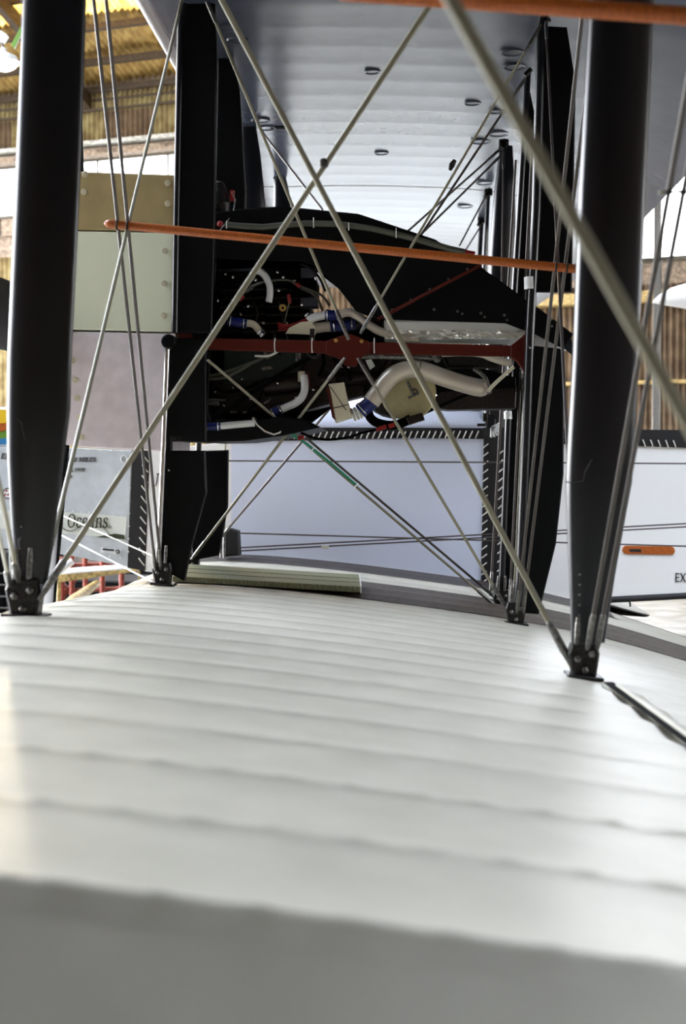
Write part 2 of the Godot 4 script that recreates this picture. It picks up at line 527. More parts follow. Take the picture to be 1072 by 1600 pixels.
func hangar() -> void:
	var b = Build.new()
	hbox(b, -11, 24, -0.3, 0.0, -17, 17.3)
	var fl = structure("floor", b, M.concrete, "worn concrete hangar floor under the aircraft, sunlight painted in along the far wall", "floor")
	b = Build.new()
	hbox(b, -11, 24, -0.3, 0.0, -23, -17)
	part("sunlit_strip", b, M.sunlit_concrete, fl)  # sunlit floor painted as a paler strip
	b = Build.new()
	hbox(b, -90, 90, -0.5, -0.31, -100, 90)
	structure("ground", b, M.outside, "pale paved ground outside the hangar doors", "ground")

	# far wall: masonry core with two window openings, dressed with corrugated sheets, sill and ledges
	var wall = structure("wall_back", null, null, "far hangar wall of rust-stained corrugated sheets under a window band", "wall")
	b = Build.new()
	hbox(b, -11, -2.4, 0, 5.2, WALL - 0.3, WALL)
	hbox(b, 2.6, 24, 0, 5.2, WALL - 0.3, WALL)
	hbox(b, -2.4, 2.6, 3.2, 5.2, WALL - 0.3, WALL)
	hbox(b, -11, -3.0, 5.2, 6.62, WALL - 0.3, WALL)
	hbox(b, -11, 24, 7.62, 8.99, WALL - 0.3, WALL)
	part("core", b, M.masonry, wall)
	var seg = 0
	var x = -10.9
	while x < 11.0:                                      # sheets of about a metre
		b = Build.new()
		corrugated(b, H(x, 7.86 if x < -3.0 else 0.3, WALL + 0.05), HU * 1.02, Vector3(0, 0.98 if x < -3.0 else 4.55, 0), 0.1, 0.06)
		if x < -2.4 or x > 2.5: part("wall_sheet", b, M.clad if x < -3.0 and (seg % 3) else M.clad_brown, wall)
		if x > -3.0 and x < 2.5:
			b = Build.new()
			corrugated(b, H(x, 3.2, WALL + 0.05), HU * 1.02, Vector3(0, 1.9, 0), 0.1, 0.06)
			part("wall_sheet", b, M.clad_brown, wall)
		if x < -3.0:
			b = Build.new()
			corrugated(b, H(x, 8.40, WALL + 0.07), HU * 1.02, Vector3(0, 0.45, 0), 0.1, 0.06)
			part("wall_sheet", b, M.clad, wall)
			b = Build.new()
			corrugated(b, H(x, 2.2, WALL + 0.05), HU * 1.02, Vector3(0, 3.7, 0), 0.1, 0.06)
			part("wall_sheet", b, M.clad if seg % 2 else M.clad_brown, wall)
		x += 1.0
		seg += 1
	for r in [[-11.0, -3.0, 7.62, 7.74, 0.16], [-11.0, -3.0, 8.42, 8.46, 0.14], [-11.0, -3.0, 8.74, 8.84, 0.2], [-11.0, -3.0, 8.6, 8.64, 0.1]]:
		b = Build.new()
		hbox(b, r[0], r[1], r[2], r[3], WALL, WALL + r[4])
		part("rail", b, M.masonry if r[2] < 7.7 else M.timber, wall)
	b = Build.new()
	hbox(b, -11, -3.0, 7.80, 7.87, WALL, WALL + 0.25)
	part("ledge", b, M.ledge, wall)
	for k in 40:                                          # stone course under the ledge, and another under the sill
		b = Build.new()
		hbox(b, -10.9 + k * 0.42, -10.52 + k * 0.42 + 0.02 * (k % 3), 7.66 + 0.01 * (k % 2), 7.73, WALL, WALL + 0.12 + 0.02 * ((k * 7) % 3))
		if -10.9 + k * 0.42 < -3.5: part("stone", b, M.masonry if k % 3 else M.ledge, wall)
		b = Build.new()
		hbox(b, -10.9 + k * 0.42, -10.52 + k * 0.42, 6.3 - 0.01 * (k % 2), 6.6, WALL, WALL + 0.1 + 0.02 * ((k * 5) % 3))
		if -10.9 + k * 0.42 < -3.5: part("stone", b, M.masonry if k % 4 else M.ledge, wall)
	b = Build.new()
	hbox(b, 7.6, 24, 5.2, 7.62, WALL - 0.3, WALL)
	part("core", b, M.masonry, wall)
	for side in [0, 1]:
		var w = structure("window_%d" % (side + 1), null, null, ["high clear window band above the corrugated wall on the nose side", "tall clear window band in the wall behind the tail side"][side], "window")
		var a = -11.0 if side == 0 else -3.0
		var e = -3.0 if side == 0 else 7.6
		var lo = 6.62 if side == 0 else 5.2
		b = Build.new()
		hbox(b, a, e, lo, lo + 0.06, WALL - 0.2, WALL + 0.06)
		hbox(b, a, e, 7.58, 7.62, WALL - 0.2, WALL - 0.1)
		part("window_frame", b, M.frame, w)
		x = a
		while x < e - 0.1:
			b = Build.new()
			hbox(b, x, x + 0.035, lo, 7.62, WALL - 0.18, WALL - 0.12)
			part("mullion", b, M.frame, w)
			b = Build.new()
			hbox(b, x + 0.04, minf(x + 1.45, e), lo + 0.06, 7.58, WALL - 0.155, WALL - 0.15)
			part("pane", b, M.pane, w)
			x += 1.45
	# brown boards, beam and posts on the tail side
	b = Build.new()
	hbox(b, 3.0, 24, 4.55, 4.72, WALL, WALL + 0.35)
	part("beam", b, M.yellow_pole, wall)
	b = Build.new()
	hbox(b, 3.0, 24, 3.28, 3.34, WALL + 0.1, WALL + 0.2)
	part("pipe", b, M.yellow_pole, wall)

	# roof: a slope that rises from the far wall, sheets laid on purlins; a strip of it is translucent
	var roof = structure("ceiling", null, null, "rusty corrugated roof slope on timber purlins beyond the nose", "roof")
	var slope = 0.36
	b = Build.new()
	var prof = PackedVector3Array([H(-11, 8.98, WALL - 0.3), H(-11, 8.98 + 17 * slope, WALL + 17), H(-11, 8.98, 17.3), H(-11, 8.78, 17.3), H(-11, 8.78 + 17 * slope, WALL + 17), H(-11, 8.78, WALL - 0.3)])
	var hole = PackedVector3Array()
	for side in [[-11.3, -9.5], [-1.4, 11.0], [19.4, 24.3]]:           # solid parts either side of the sheeted bays
		var pr = PackedVector3Array()
		for q in prof: pr.append(q + HU * (side[0] + 11.0))
		b.prism(pr, HU * (side[1] - side[0]))
	var ridge = 8.98 + 17 * slope
	var back = 6.12 / 23.0                                # fall of the slope on the camera's side
	for q in [[-9.5, WALL + 6.6, 8.98 + 6.6 * slope, WALL + 8.0, 8.98 + 8.0 * slope], [-9.5, 2.5, ridge - back * 8.2, 17.3, 8.98], [11.0, WALL - 0.3, 8.98, WALL + 17.0, ridge], [11.0, 1.0, ridge - back * 6.7, 17.3, 8.98]]:
		b.prism(PackedVector3Array([H(q[0], q[2], q[1]), H(q[0], q[4], q[3]), H(q[0], q[4] - 0.2, q[3]), H(q[0], q[2] - 0.2, q[1])]), HU * (8.1 if q[0] < 0 else 8.4))
	part("roof_deck", b, M.timber, roof)
	for q in [[-9.5, WALL + 8.0, 8.98 + 8.0 * slope, WALL + 17.0, ridge], [-9.5, WALL + 17.0, ridge, 2.5, ridge - back * 8.2], [11.0, WALL + 17.0, ridge, 1.0, ridge - back * 6.7]]:      # added rooflights out of view, put in to brighten wing and fuselage
		for col in 7:
			b = Build.new()
			var gx = q[0] + col * 1.4
			b.prism(PackedVector3Array([H(gx, q[2] - 0.18, q[1]), H(gx, q[4] - 0.18, q[3]), H(gx, q[4] - 0.02, q[3]), H(gx, q[2] - 0.02, q[1])]), HU * 0.05)
			part("added_glazing_bar", b, M.frame, roof)
			if col == 6: continue
			b = Build.new()
			b.prism(PackedVector3Array([H(gx + 0.05, q[2] - 0.1, q[1]), H(gx + 0.05, q[4] - 0.1, q[3]), H(gx + 0.05, q[4] - 0.095, q[3]), H(gx + 0.05, q[2] - 0.095, q[1])]), HU * 1.35)
			part("added_roof_pane", b, M.pane, roof)
	for row in 8:
		for col in 8:
			b = Build.new()
			corrugated(b, H(-9.5 + col * 1.01, 8.93 + row * 0.85 * slope + 0.02 * (col % 2), WALL + row * 0.85 - 0.05), HU * 1.05, Vector3(0, 0.95 * slope, 0) + HN * 0.95, 0.14, 0.085, row in [2, 3, 4, 5, 6])
			part("roof_sheet", b, M.skylight if row in [2, 3, 4, 5, 6] else M.roof, roof)
		b = Build.new()
		var py = 8.81 + row * 0.85 * slope
		hbox(b, -9.6, -1.3, py - 0.11, py, WALL + row * 0.85 - 0.06, WALL + row * 0.85 + 0.06)
		part("purlin", b, M.timber, roof)
	for k in 3:
		b = Build.new()
		var px = -8.3 + k * 3.0
		b.prism(PackedVector3Array([H(px, 8.43, WALL), H(px, 8.43 + 7.0 * slope, WALL + 7.0), H(px, 8.68 + 7.0 * slope, WALL + 7.0), H(px, 8.68, WALL)]), HU * 0.14)
		part("rafter", b, M.timber, roof)

	# side walls: the nose side stands open, the tail side has a band of windows
	var left = structure("wall_left", null, null, "hangar side wall with wide open doorway on the nose side", "wall")
	b = Build.new()
	hbox(b, -11.3, -11, 8.8, 15.5, -23, 17.3)
	hbox(b, -11.3, -11, 0, 8.8, -23, -21.5)
	hbox(b, -11.3, -11, 0, 8.8, 4, 17.3)
	part("cladding", b, M.clad_brown, left)
	var right = structure("wall_right", null, null, "hangar side wall with doorway on the tail side", "wall")
	b = Build.new()
	hbox(b, 24, 24.3, 4.8, 15.5, -23, 17.3)
	hbox(b, 24, 24.3, 0, 4.8, -3, 17.3)
	hbox(b, 24, 24.3, 0, 3.8, -23, -3)
	part("cladding", b, M.clad_brown, right)
	var front = structure("wall_front", null, null, "closed hangar wall behind the camera", "wall")
	b = Build.new()
	hbox(b, -11, 24, 0, 15.5, 17, 17.3)
	part("cladding", b, M.clad_brown, front)

# ---- lower and upper wing -------------------------------------------------------------------------------------
func wing_surface(top: bool, lower: bool, z0: float, z1: float) -> Array:
	var rows = []
	var fixed = [0.0, 0.004, 0.012, 0.03, 0.055, 0.09, 0.13, 0.18, 0.24, 0.30, 0.36, 0.42, 0.48, 0.54, 0.60, 0.62]
	for z in stations(z0, z1):
		var row = PackedVector3Array()
		if lower:
			var end = low_end(z)
			for t in fixed: row.append(Vector3(-1.49 + t * 3.21, low_y(-1.49 + t * 3.21, z, top), -z))
			for xx in [0.55, 0.5575, 0.5585, 0.5815, 0.5825, 0.6, 0.75, 0.9, 1.05]: row.append(Vector3(xx, low_y(xx, z, top), -z))
			for k in 5:
				var xx = lerpf(1.15, end, k / 4.0)
				row.append(Vector3(xx, low_y(xx, z, top) if top else minf(low_y(xx, z, false), low_y(xx, z, true) - 0.006), -z))
		else:
			for k in 33:
				var t = k / 32.0
				var xx = -1.27 + 3.02 * t * t * (0.45) + 3.02 * t * 0.55
				row.append(Vector3(xx, up_y(xx, z, top), -z))
		rows.append(row)
	return rows

func lower_wing() -> void:
	var w = thing("lower_wing", "broad pale grey fabric lower wing with ribs showing, filling the foreground", "wing", Vector3(0, EYE.y - 0.7, -5))
	var b = Build.new()
	b.sheet(wing_surface(true, true, -0.75, 19.8), Vector3.UP)
	part("upper_skin", b, M.wing, w)
	b = Build.new()
	b.sheet(wing_surface(false, true, -0.75, 19.8), Vector3.DOWN)
	part("lower_skin", b, M.wing, w)
	b = Build.new()                                       # trailing edge wire
	var path = []
	for z in stations(-0.7, 19.7): path.append(Vector3(low_end(z) + 0.002, low_y(low_end(z), z) - 0.004, -z))
	b.tube(path, 0.006, 6)
	part("trailing_edge", b, M.dark_wire, w)
	for k in range(0, 25):                                # rib tapes with the lumps of the rib stitching
		var z = RIB0 + k * RIB
		var pieces = [[-1.44, 0.545], [0.66, low_end(z) - 0.02]] if z < 4.0 else [[-1.44, low_end(z) - 0.02]]
		for pc in pieces:
			b = Build.new()
			var rows = []
			var n = 110 if k < 6 else 60
			for i in n + 1:
				var x = lerpf(pc[0], pc[1], float(i) / n)
				var lump = 0.0
				if k < 3:
					var f = fposmod(x + 0.013 * k, 0.085) / 0.085
					lump = 0.0026 * exp(-pow((f - 0.5) / 0.16, 2.0))
				var row = PackedVector3Array()
				for q in [[-0.024, 0.0003], [-0.016, 0.0008], [-0.006, 0.0011 + lump], [0.0, 0.0013 + lump], [0.006, 0.0011 + lump], [0.016, 0.0008], [0.024, 0.0003]]:
					row.append(Vector3(x, low_y(x, z + q[0]) + q[1], -(z + q[0])))
				rows.append(row)
			b.sheet(rows, Vector3.UP)
			part("rib_tape", b, M.tape, w)
	b = Build.new()                                       # the dark slot ahead of the aileron and the lip behind it
	var rows = []
	for z in stations(0.3, 3.98):
		rows.append(PackedVector3Array([Vector3(0.556, low_y(0.55, z) + sag(z, 0.0085) + 0.004, -z), Vector3(0.586, low_y(0.55, z) + sag(z, 0.0085) + 0.004, -z)]))
	b.sheet(rows, Vector3.UP)
	part("hinge_slot", b, M.matt_black, w)
	b = Build.new()
	var rings = []
	for z in stations(0.3, 3.9):
		var y = low_y(0.60, z) + sag(z, 0.0085)
		rings.append(PackedVector3Array([Vector3(0.577, y - 0.03, -z), Vector3(0.577, y + 0.012, -z), Vector3(0.590, y + 0.016, -z), Vector3(0.64, low_y(0.64, z) + 0.002, -z), Vector3(0.64, y - 0.03, -z)]))
	b.loft(rings)
	part("aileron_lip", b, M.tape, w)
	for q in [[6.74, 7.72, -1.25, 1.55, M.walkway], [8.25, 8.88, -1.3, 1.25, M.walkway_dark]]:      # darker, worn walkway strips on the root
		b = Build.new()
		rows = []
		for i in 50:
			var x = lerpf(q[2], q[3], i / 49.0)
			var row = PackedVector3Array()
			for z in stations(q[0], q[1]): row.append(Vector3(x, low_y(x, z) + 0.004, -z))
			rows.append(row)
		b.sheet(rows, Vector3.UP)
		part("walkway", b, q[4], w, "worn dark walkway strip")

func upper_wing() -> void:
	var w = thing("upper_wing", "blue-grey underside of the broad upper wing overhead", "wing", Vector3(0, EYE.y + 2.1, -5))
	var b = Build.new()
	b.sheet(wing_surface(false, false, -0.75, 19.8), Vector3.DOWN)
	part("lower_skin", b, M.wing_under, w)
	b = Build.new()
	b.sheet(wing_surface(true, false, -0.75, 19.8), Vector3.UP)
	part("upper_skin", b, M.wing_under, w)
	for q in [[10.9, 0.0]]:      # joints that run along the chord
		b = Build.new()
		var rows = []
		for i in 41:
			var x = lerpf(-1.15, 1.7, i / 40.0)
			rows.append(PackedVector3Array([Vector3(x, up_y(x, q[0]) - 0.003, -q[0]), Vector3(x, up_y(x, q[0]) - 0.003, -q[0] - 0.03)]))
		b.sheet(rows, Vector3.DOWN)
		part("joint_tape", b, M.dark_wire if q[0] > 10 else M.wing_under, w)
	for q in [[-0.86, 6.95, 0.055], [-0.83, 7.15, 0.055], [-0.88, 8.8, 0.06], [-0.86, 9.0, 0.06], [0.56, 6.45, 0.06], [0.78, 6.55, 0.075], [0.55, 7.3, 0.065], [0.58, 7.55, 0.065], [0.76, 7.45, 0.06], [0.6, 9.05, 0.07], [0.5, 9.3, 0.07], [0.6, 10.6, 0.07], [0.5, 11.6, 0.07], [-0.17, 7.75, 0.045], [-0.15, 9.75, 0.05], [0.4, 8.35, 0.05], [0.55, 8.5, 0.05]]:
		b = Build.new()
		var c = Vector3(q[0], up_y(q[0], q[1]) - 0.002, -q[1])
		b.lathe(c, Vector3(0.03, -1, 0), [[0.0001, 0.004], [q[2] * 0.75, 0.004], [q[2] * 0.8, 0.0075], [q[2] * 0.92, 0.0085], [q[2], 0.0]], 24)
		part("inspection_ring", b, M.wing_under, w)
	b = Build.new()
	b.box(Vector3(-0.78, up_y(-0.78, 9.0) - 0.002, -9.0), Vector3(0.11, 0.012, 0.05))
	part("slot", b, M.matt_black, w)

# ---- the fuselage behind the engine ------------------------------------------------------------------------------
func stitches(b: Build, a: Vector3, e: Vector3, step: float, lean: Vector3, r := 0.004) -> void:
	var n = int(a.distance_to(e) / step)
	for i in n:
		var c = a.lerp(e, (i + 0.5) / n)
		b.tube([c - lean, c - lean * 0.5 + Vector3(0, 0, 0.005), c + lean * 0.5 + Vector3(0, 0, 0.005), c + lean], r, 5)

func dots(b: Build, a: Vector3, e: Vector3, step: float, r: float) -> void:
	var n = int(a.distance_to(e) / step)
	for i in n:
		b.lathe(a.lerp(e, (i + 0.5) / n), Vector3(0, 0, 1), [[r, 0.0], [r * 0.8, r * 0.6], [0.0001, r * 0.8]], 8)

func lettering(called: String, text: String, left: Vector3, height: float, m: Material, parent: Node3D, font: String, slant := 0.0, wide := 1.0) -> void:
	var tm = TextMesh.new()
	tm.text = text
	var sf = SystemFont.new()
	sf.font_names = PackedStringArray([font])
	tm.font = sf
	tm.font_size = 64
	tm.pixel_size = height / 46.0
	tm.depth = 0.004
	tm.horizontal_alignment = HORIZONTAL_ALIGNMENT_LEFT
	tm.vertical_alignment = VERTICAL_ALIGNMENT_BOTTOM
	var arr = tm.surface_get_arrays(0)
	var src: PackedVector3Array = arr[Mesh.ARRAY_VERTEX]
	var nn: PackedVector3Array = arr[Mesh.ARRAY_NORMAL]
	var ix: PackedInt32Array = arr[Mesh.ARRAY_INDEX]
	var b = Build.new()
	for i in range(0, ix.size(), 3):
		var q = []
		for k in 3:
			var p = src[ix[i + k]]
			q.append(left + Vector3((p.x + slant * p.y) * wide, p.y, p.z))
		b.flat(q[0], q[1], q[2], nn[ix[i]])
	part(called, b, m, parent)

const FZ := 8.9
func fuselage() -> void:
	var f = thing("fuselage", "long silver-grey fabric fuselage with dark laced seams, behind the engine", "fuselage", Vector3(0, EYE.y - 0.6, -9.5))
	var b = Build.new()
	# core body just inside the covering
	b.prism(PP([[-330, 720], [-40, 700], [235, 704], [360, 690], [800, 690], [1100, 676], [1700, 690], [1700, 905], [1072, 929], [860, 942], [400, 925], [205, 880], [60, 862], [-60, 850], [-300, 815]], FZ + 0.02), Vector3(0, 0, -1.15))
	part("body", b, M.ply_grey, f)
	# rounded deck over the cockpit section
	b = Build.new()
	var rings = []
	for px in [345.0, 420.0, 520.0, 640.0, 748.0, 772.0]:
		var ring = PackedVector3Array()
		var top = lerpf(650.0, 622.0, smoothstep(345, 520, px)) if px < 760 else 650.0
		for k in 9:
			var a = PI * k / 8.0
			var p = P(px, lerpf(690.0, top, pow(sin(a), 0.6)), FZ)
			ring.append(Vector3(p.x, p.y, -(FZ + 0.6 - 0.58 * cos(a))))
		rings.append(ring)
	b.loft(rings)
	part("deck", b, M.fabric, f)
	var nose = Build.new()
	nose.prism(PP([[-330, 720], [-40, 698], [100, 699], [206, 704], [200, 886], [110, 868], [-60, 848], [-300, 812]], FZ), Vector3(0, 0, -0.02), 0.004)
	var np = part("nose_panel", nose, M.ply_grey, f, "plywood nose panel with lettering")
	b = Build.new()
	b.prism(PP([[207, 702], [233, 704], [226, 892], [199, 887]], FZ - 0.004), Vector3(0, 0, -0.02), 0.002)
	var ls = part("lacing_strip", b, M.strip, f, "black vertical lacing strip with white stitches")
	b = Build.new()
	stitches(b, P(228, 708, FZ - 0.006), P(221, 886, FZ - 0.006), 0.062, Vector3(0.02, 0.022, 0).rotated(Vector3.BACK, 1.4))
	dots(b, P(204.5, 712, FZ - 0.006), P(200, 872, FZ - 0.006), 0.075, 0.007)
	part("lacing", b, M.lacing, ls)
	b = Build.new()
	b.prism(PP([[234, 704], [362, 690], [362, 905], [227, 893]], FZ), Vector3(0, 0, -0.02), 0.003)
	part("fabric_panel", b, M.fabric_white, f)
	b = Build.new()
	b.prism(PP([[360, 689], [499, 687], [757, 684], [752, 925], [360, 905]], FZ), Vector3(0, 0, -0.02), 0.003)
	part("fabric_panel", b, M.fabric, f, "smooth blue-grey fabric panel")
	b = Build.new()
	b.prism(PP([[340, 670], [467, 668], [630, 668], [760, 669], [760, 686], [630, 684], [499, 688], [340, 690]], FZ - 0.012), Vector3(0, 0, -0.02), 0.002)
	ls = part("lacing_strip", b, M.strip, f, "black horizontal lacing strip under the deck")
	b = Build.new()
	stitches(b, P(345, 681, FZ - 0.014), P(750, 679, FZ - 0.014), 0.037, Vector3(0.010, 0.022, 0))
	part("lacing", b, M.lacing, ls)
	b = Build.new()
	b.prism(PP([[756, 668], [800, 668], [803, 940], [751, 932]], FZ - 0.012), Vector3(0, 0, -0.02), 0.002)
	ls = part("lacing_strip", b, M.strip, f, "black vertical lacing strip behind the rear struts")
	b = Build.new()
	stitches(b, P(759, 690, FZ - 0.014), P(756, 915, FZ - 0.014), 0.05, Vector3(0.016, 0.012, 0))
	stitches(b, P(783, 700, FZ - 0.014), P(780, 925, FZ - 0.014), 0.055, Vector3(0.013, 0.012, 0))
	part("lacing", b, M.lacing, ls)
	b = Build.new()
	b.prism(PP([[802, 690], [1100, 700], [1700, 712], [1700, 900], [1072, 929], [860, 942], [802, 945]], FZ), Vector3(0, 0, -0.02), 0.003)
	var aft = part("fabric_panel", b, M.fabric_white, f, "white rear fabric panel")
	b = Build.new()
	b.prism(PP([[800, 668], [980, 671], [1100, 672], [1700, 690], [1700, 716], [1100, 701], [980, 696], [800, 692]], FZ - 0.012), Vector3(0, 0, -0.02), 0.002)
	ls = part("lacing_strip", b, M.strip, f, "black horizontal lacing strip along the rear panel")
	b = Build.new()
	stitches(b, P(870, 689, FZ - 0.014), P(1060, 694, FZ - 0.014), 0.045, Vector3(-0.008, 0.022, 0))
	part("lacing", b, M.lacing, ls)
	b = Build.new()
	b.tube([P(800, 944, FZ - 0.005), P(860, 942, FZ - 0.005), P(1072, 931, FZ - 0.005), P(1700, 902, FZ - 0.005)], 0.02, 8)
	part("bottom_longeron", b, M.strip, f)
	b = Build.new()
	b.cyl(P(984, 938, FZ - 0.02), P(985, 948, FZ - 0.02), 0.006, 6)
	part("drain", b, M.strip, f)
	# marks
	b = Build.new()
	b.prism(PP([[-60, 796], [86, 799], [198, 807], [196, 845], [150, 838], [86, 832], [-60, 822]], FZ - 0.003), Vector3(0, 0, -0.003))
	var band = part("sponsor_band", b, M.sticker, np, "white band with dark serif lettering")
	b = Build.new()
	b.prism(PP([[150, 839], [165, 836], [180, 834], [194, 836], [195, 843], [176, 841], [160, 840]], FZ - 0.008), Vector3(0, 0, -0.002))
	b.prism(PP([[86, 817], [100, 818], [93, 821], [86, 820]], FZ - 0.008), Vector3(0, 0, -0.002))
	part("leaf_mark", b, M.olive_ink, np)
	b = Build.new()
	var curve = []
	for k in 13: curve.append(P(88 + k * 7.5, 815 + 12 * sin(k * 0.62) + k * 1.2, FZ - 0.006))
	b.tube(curve, 0.002, 5)
	part("swash", b, M.olive_ink, np)
	b = Build.new()
	b.prism(PP([[158, 855], [190, 858], [189, 866], [157, 863]], FZ - 0.003), Vector3(0, 0, -0.003))
	part("small_label", b, M.white, np)
	b = Build.new()
	b.prism(PP([[160, 857], [178, 858.5], [178, 861], [160, 859.5]], FZ - 0.008), Vector3(0, 0, -0.002))
	b.torus(P(184, 862, FZ - 0.008), Vector3(0, 0, 1), 0.011, 0.003, 14)
	part("small_label_print", b, M.ink, np)
	b = Build.new()
	dots(b, P(95, 797, FZ - 0.004), P(196, 806, FZ - 0.004), 0.05, 0.006)
	dots(b, P(82, 858, FZ - 0.004), P(196, 872, FZ - 0.004), 0.06, 0.006)
	dots(b, P(110, 701, FZ - 0.004), P(200, 705, FZ - 0.004), 0.07, 0.005)
	part("rivet", b, M.alu, np)
	b = Build.new()
	b.torus(P(194, 717, FZ - 0.004), Vector3(0, 0, 1), 0.02, 0.003, 16)
	part("port_ring", b, M.alu, np)
	lettering("lettering", "0,082 MILES", P(98, 724, FZ - 0.003), 0.028, M.ink, np, "Droid Serif", 0.2, 0.92)
	lettering("lettering", "20, 1920", P(104, 738, FZ - 0.003), 0.021, M.ink, np, "Droid Serif", 0.2, 1.0)
	lettering("lettering", "1999", P(98, 748.5, FZ - 0.003), 0.018, M.ink, np, "Droid Serif", 0.2, 1.0)
	lettering("lettering", "Oceans", P(103, 832, FZ - 0.006), 0.086, M.olive_ink, np, "Droid Serif", 0.16, 0.64)
	lettering("lettering", "LTD", P(164, 827, FZ - 0.006), 0.017, M.dark_wire, np, "Droid Sans", 0.0, 1.0)
	lettering("lettering", "EN", P(0, 720, FZ - 0.003), 0.035, M.ink, np, "Droid Serif", 0.2, 0.9)
	lettering("lettering", "Jo", P(241, 760, FZ - 0.003), 0.06, M.ink, f, "Droid Serif", 0.2, 0.8)
	lettering("lettering", "EX", P(1054, 914, FZ - 0.003), 0.055, M.ink, aft, "Droid Sans", 0.0, 0.85)
	b = Build.new()
	b.lathe(P(12, 771, FZ - 0.002), Vector3(0, 0, 1), [[0.036, 0.0], [0.036, 0.004], [0.0001, 0.005]], 20)
	var badge = part("round_badge", b, M.white, np)
	b = Build.new()
	b.torus(P(12, 771, FZ - 0.006), Vector3(0, 0, 1), 0.032, 0.0035, 20)
	part("badge_ring", b, M.dark_steel, np)
	b = Build.new()
	for q in [[10, 767], [13, 773], [8, 773]]: b.box(P(q[0], q[1], FZ - 0.006), Vector3(0.016, 0.009, 0.003), Basis(Vector3.BACK, 0.6))
	part("badge_print", b, M.red, np)
	var art = [[[-60, 640], [14, 640], [14, 660], [-60, 668], M.yellow], [[-60, 668], [14, 660], [14, 672], [-60, 690], M.orange], [[-60, 684], [14, 672], [14, 684], [-60, 692], M.leaf_green], [[-60, 692], [14, 684], [14, 694], [-60, 697], M.sky_blue]]
	b = Build.new()
	b.prism(PP([[-75, 634], [16, 636], [18, 702], [-78, 702]], FZ + 0.005), Vector3(0, 0, -0.9), 0.02)
	part("cockpit_side", b, M.ply_grey, f)
	for a in art:
		b = Build.new()
		b.prism(PP([a[0], a[1], a[2], a[3]], FZ), Vector3(0, 0, -0.01))
		part("painted_stripe", b, a[4], np)
	# orange slot plate on the rear panel
	b = Build.new()
	var pill = PackedVector3Array()
	for k in 20:
		var a = TAU * k / 20.0
		var c = P(1048, 860.5, FZ - 0.01) if cos(a) > 0 else P(979.5, 859, FZ - 0.01)
		pill.append(c + Vector3(cos(a) * 0.027, sin(a) * 0.027, 0))
	b.prism(pill, Vector3(0, 0, -0.012), 0.003)
	var plate = part("hand_grip", b, M.orange, aft, "orange rounded grip plate")
	b = Build.new()
	b.prism(PP([[983, 858], [1002, 858], [1002, 863], [984, 862]], FZ - 0.012), Vector3(0, 0, -0.003))
	part("grip_slot", b, M.ink, f)
	# belt of small hardware where the deck meets the rear strip
	b = Build.new()
	for q in [[744, 640, 0.05, 0.02], [758, 652, 0.03, 0.05], [770, 645, 0.04, 0.02], [752, 664, 0.05, 0.018], [776, 660, 0.02, 0.04]]:
		b.box(P(q[0], q[1], FZ - 0.1), Vector3(q[2], q[3], 0.03))
	part("hinge_block", b, M.dark_steel, f)
	b = Build.new()
	for k in 7:
		var a = -0.5 + k * 0.35
		b.box(P(768 + 8 * cos(a), 668 + 8 * sin(a), FZ - 0.12), Vector3(0.06, 0.012, 0.006), Basis(Vector3.BACK, -a))
	part("crumpled_tape", b, M.alu, f)

# ---- struts ---------------------------------------------------------------------------------------------------------
func streamlined(b: Build, rows: Array, z: float, thin: float) -> void:      # rows of [y pixel, left pixel, right pixel]
	var rings = []
	for r in rows:
		var l = P(r[1], r[0], z); var e = P(r[2], r[0], z)
		var ring = PackedVector3Array()
		for k in 24:
			var a = TAU * k / 24
			var t = 0.5 - 0.5 * cos(a)                   # 0 at the leading edge
			var w = signf(sin(a)) * pow(absf(sin(a)), 0.85) * (1.35 - 0.75 * t) * thin * l.distance_to(e)
			ring.append(l.lerp(e, t) + Vector3(0, 0, w))
		rings.append(ring)
	b.loft(rings)

func foot(t: Node3D, at: Vector3, s: float, lean := 0.0) -> void:            # forged bracket with lugs and bolts
	var b = Build.new()
	b.box(at + Vector3(0, 0.0, 0), Vector3(0.11, 0.012, 0.11) * s, Basis(Vector3.BACK, -0.09), 0.003)
	part("foot_plate", b, M.dark_steel, t)
	b = Build.new()
	b.prism(PackedVector3Array([at + Vector3(-0.035, 0.0, 0.03) * s, at + Vector3(0.035, 0, 0.03) * s, at + Vector3(0.045, 0.07, 0.03) * s, at + Vector3(0.038, 0.1, 0.03) * s, at + Vector3(-0.04, 0.1, 0.03) * s, at + Vector3(-0.05, 0.07, 0.03) * s]), Vector3(0, 0, -0.06) * s, 0.006 * s)
	part("bracket", b, M.dark_steel, t)
	b = Build.new()
	for q in [[0.0, 0.022], [-0.022, 0.055], [0.02, 0.07]]:
		b.lathe(at + Vector3(q[0], q[1], 0.03) * s, Vector3(0, 0, 1), [[0.010 * s, 0.0], [0.010 * s, 0.010 * s], [0.007 * s, 0.012 * s], [0.0001, 0.016 * s]], 6)
	part("bolt", b, M.steel, t)
	for q in [-0.026, 0.012]:
		b = Build.new()
		b.tube([at + Vector3(q, 0.09, 0.02) * s, at + Vector3(q + 0.004, 0.14, 0.02) * s, at + Vector3(q + 0.006, 0.18, 0.02) * s], [0.007 * s, 0.009 * s, 0.006 * s], 8)
		part("lug", b, M.steel, t)

func strut_thing(label: String, base: Vector3, group := "") -> Node3D:
	return thing("wing_strut", label, "strut", base, group)

func plate_strut(t: Node3D, called: String, pts: Array, z: float, thick: float, m: Material) -> void:
	var b = Build.new()
	b.prism(PP(pts, z - thick / 2), Vector3(0, 0, -thick), minf(0.006, thick * 0.3))
	part(called, b, m, t)

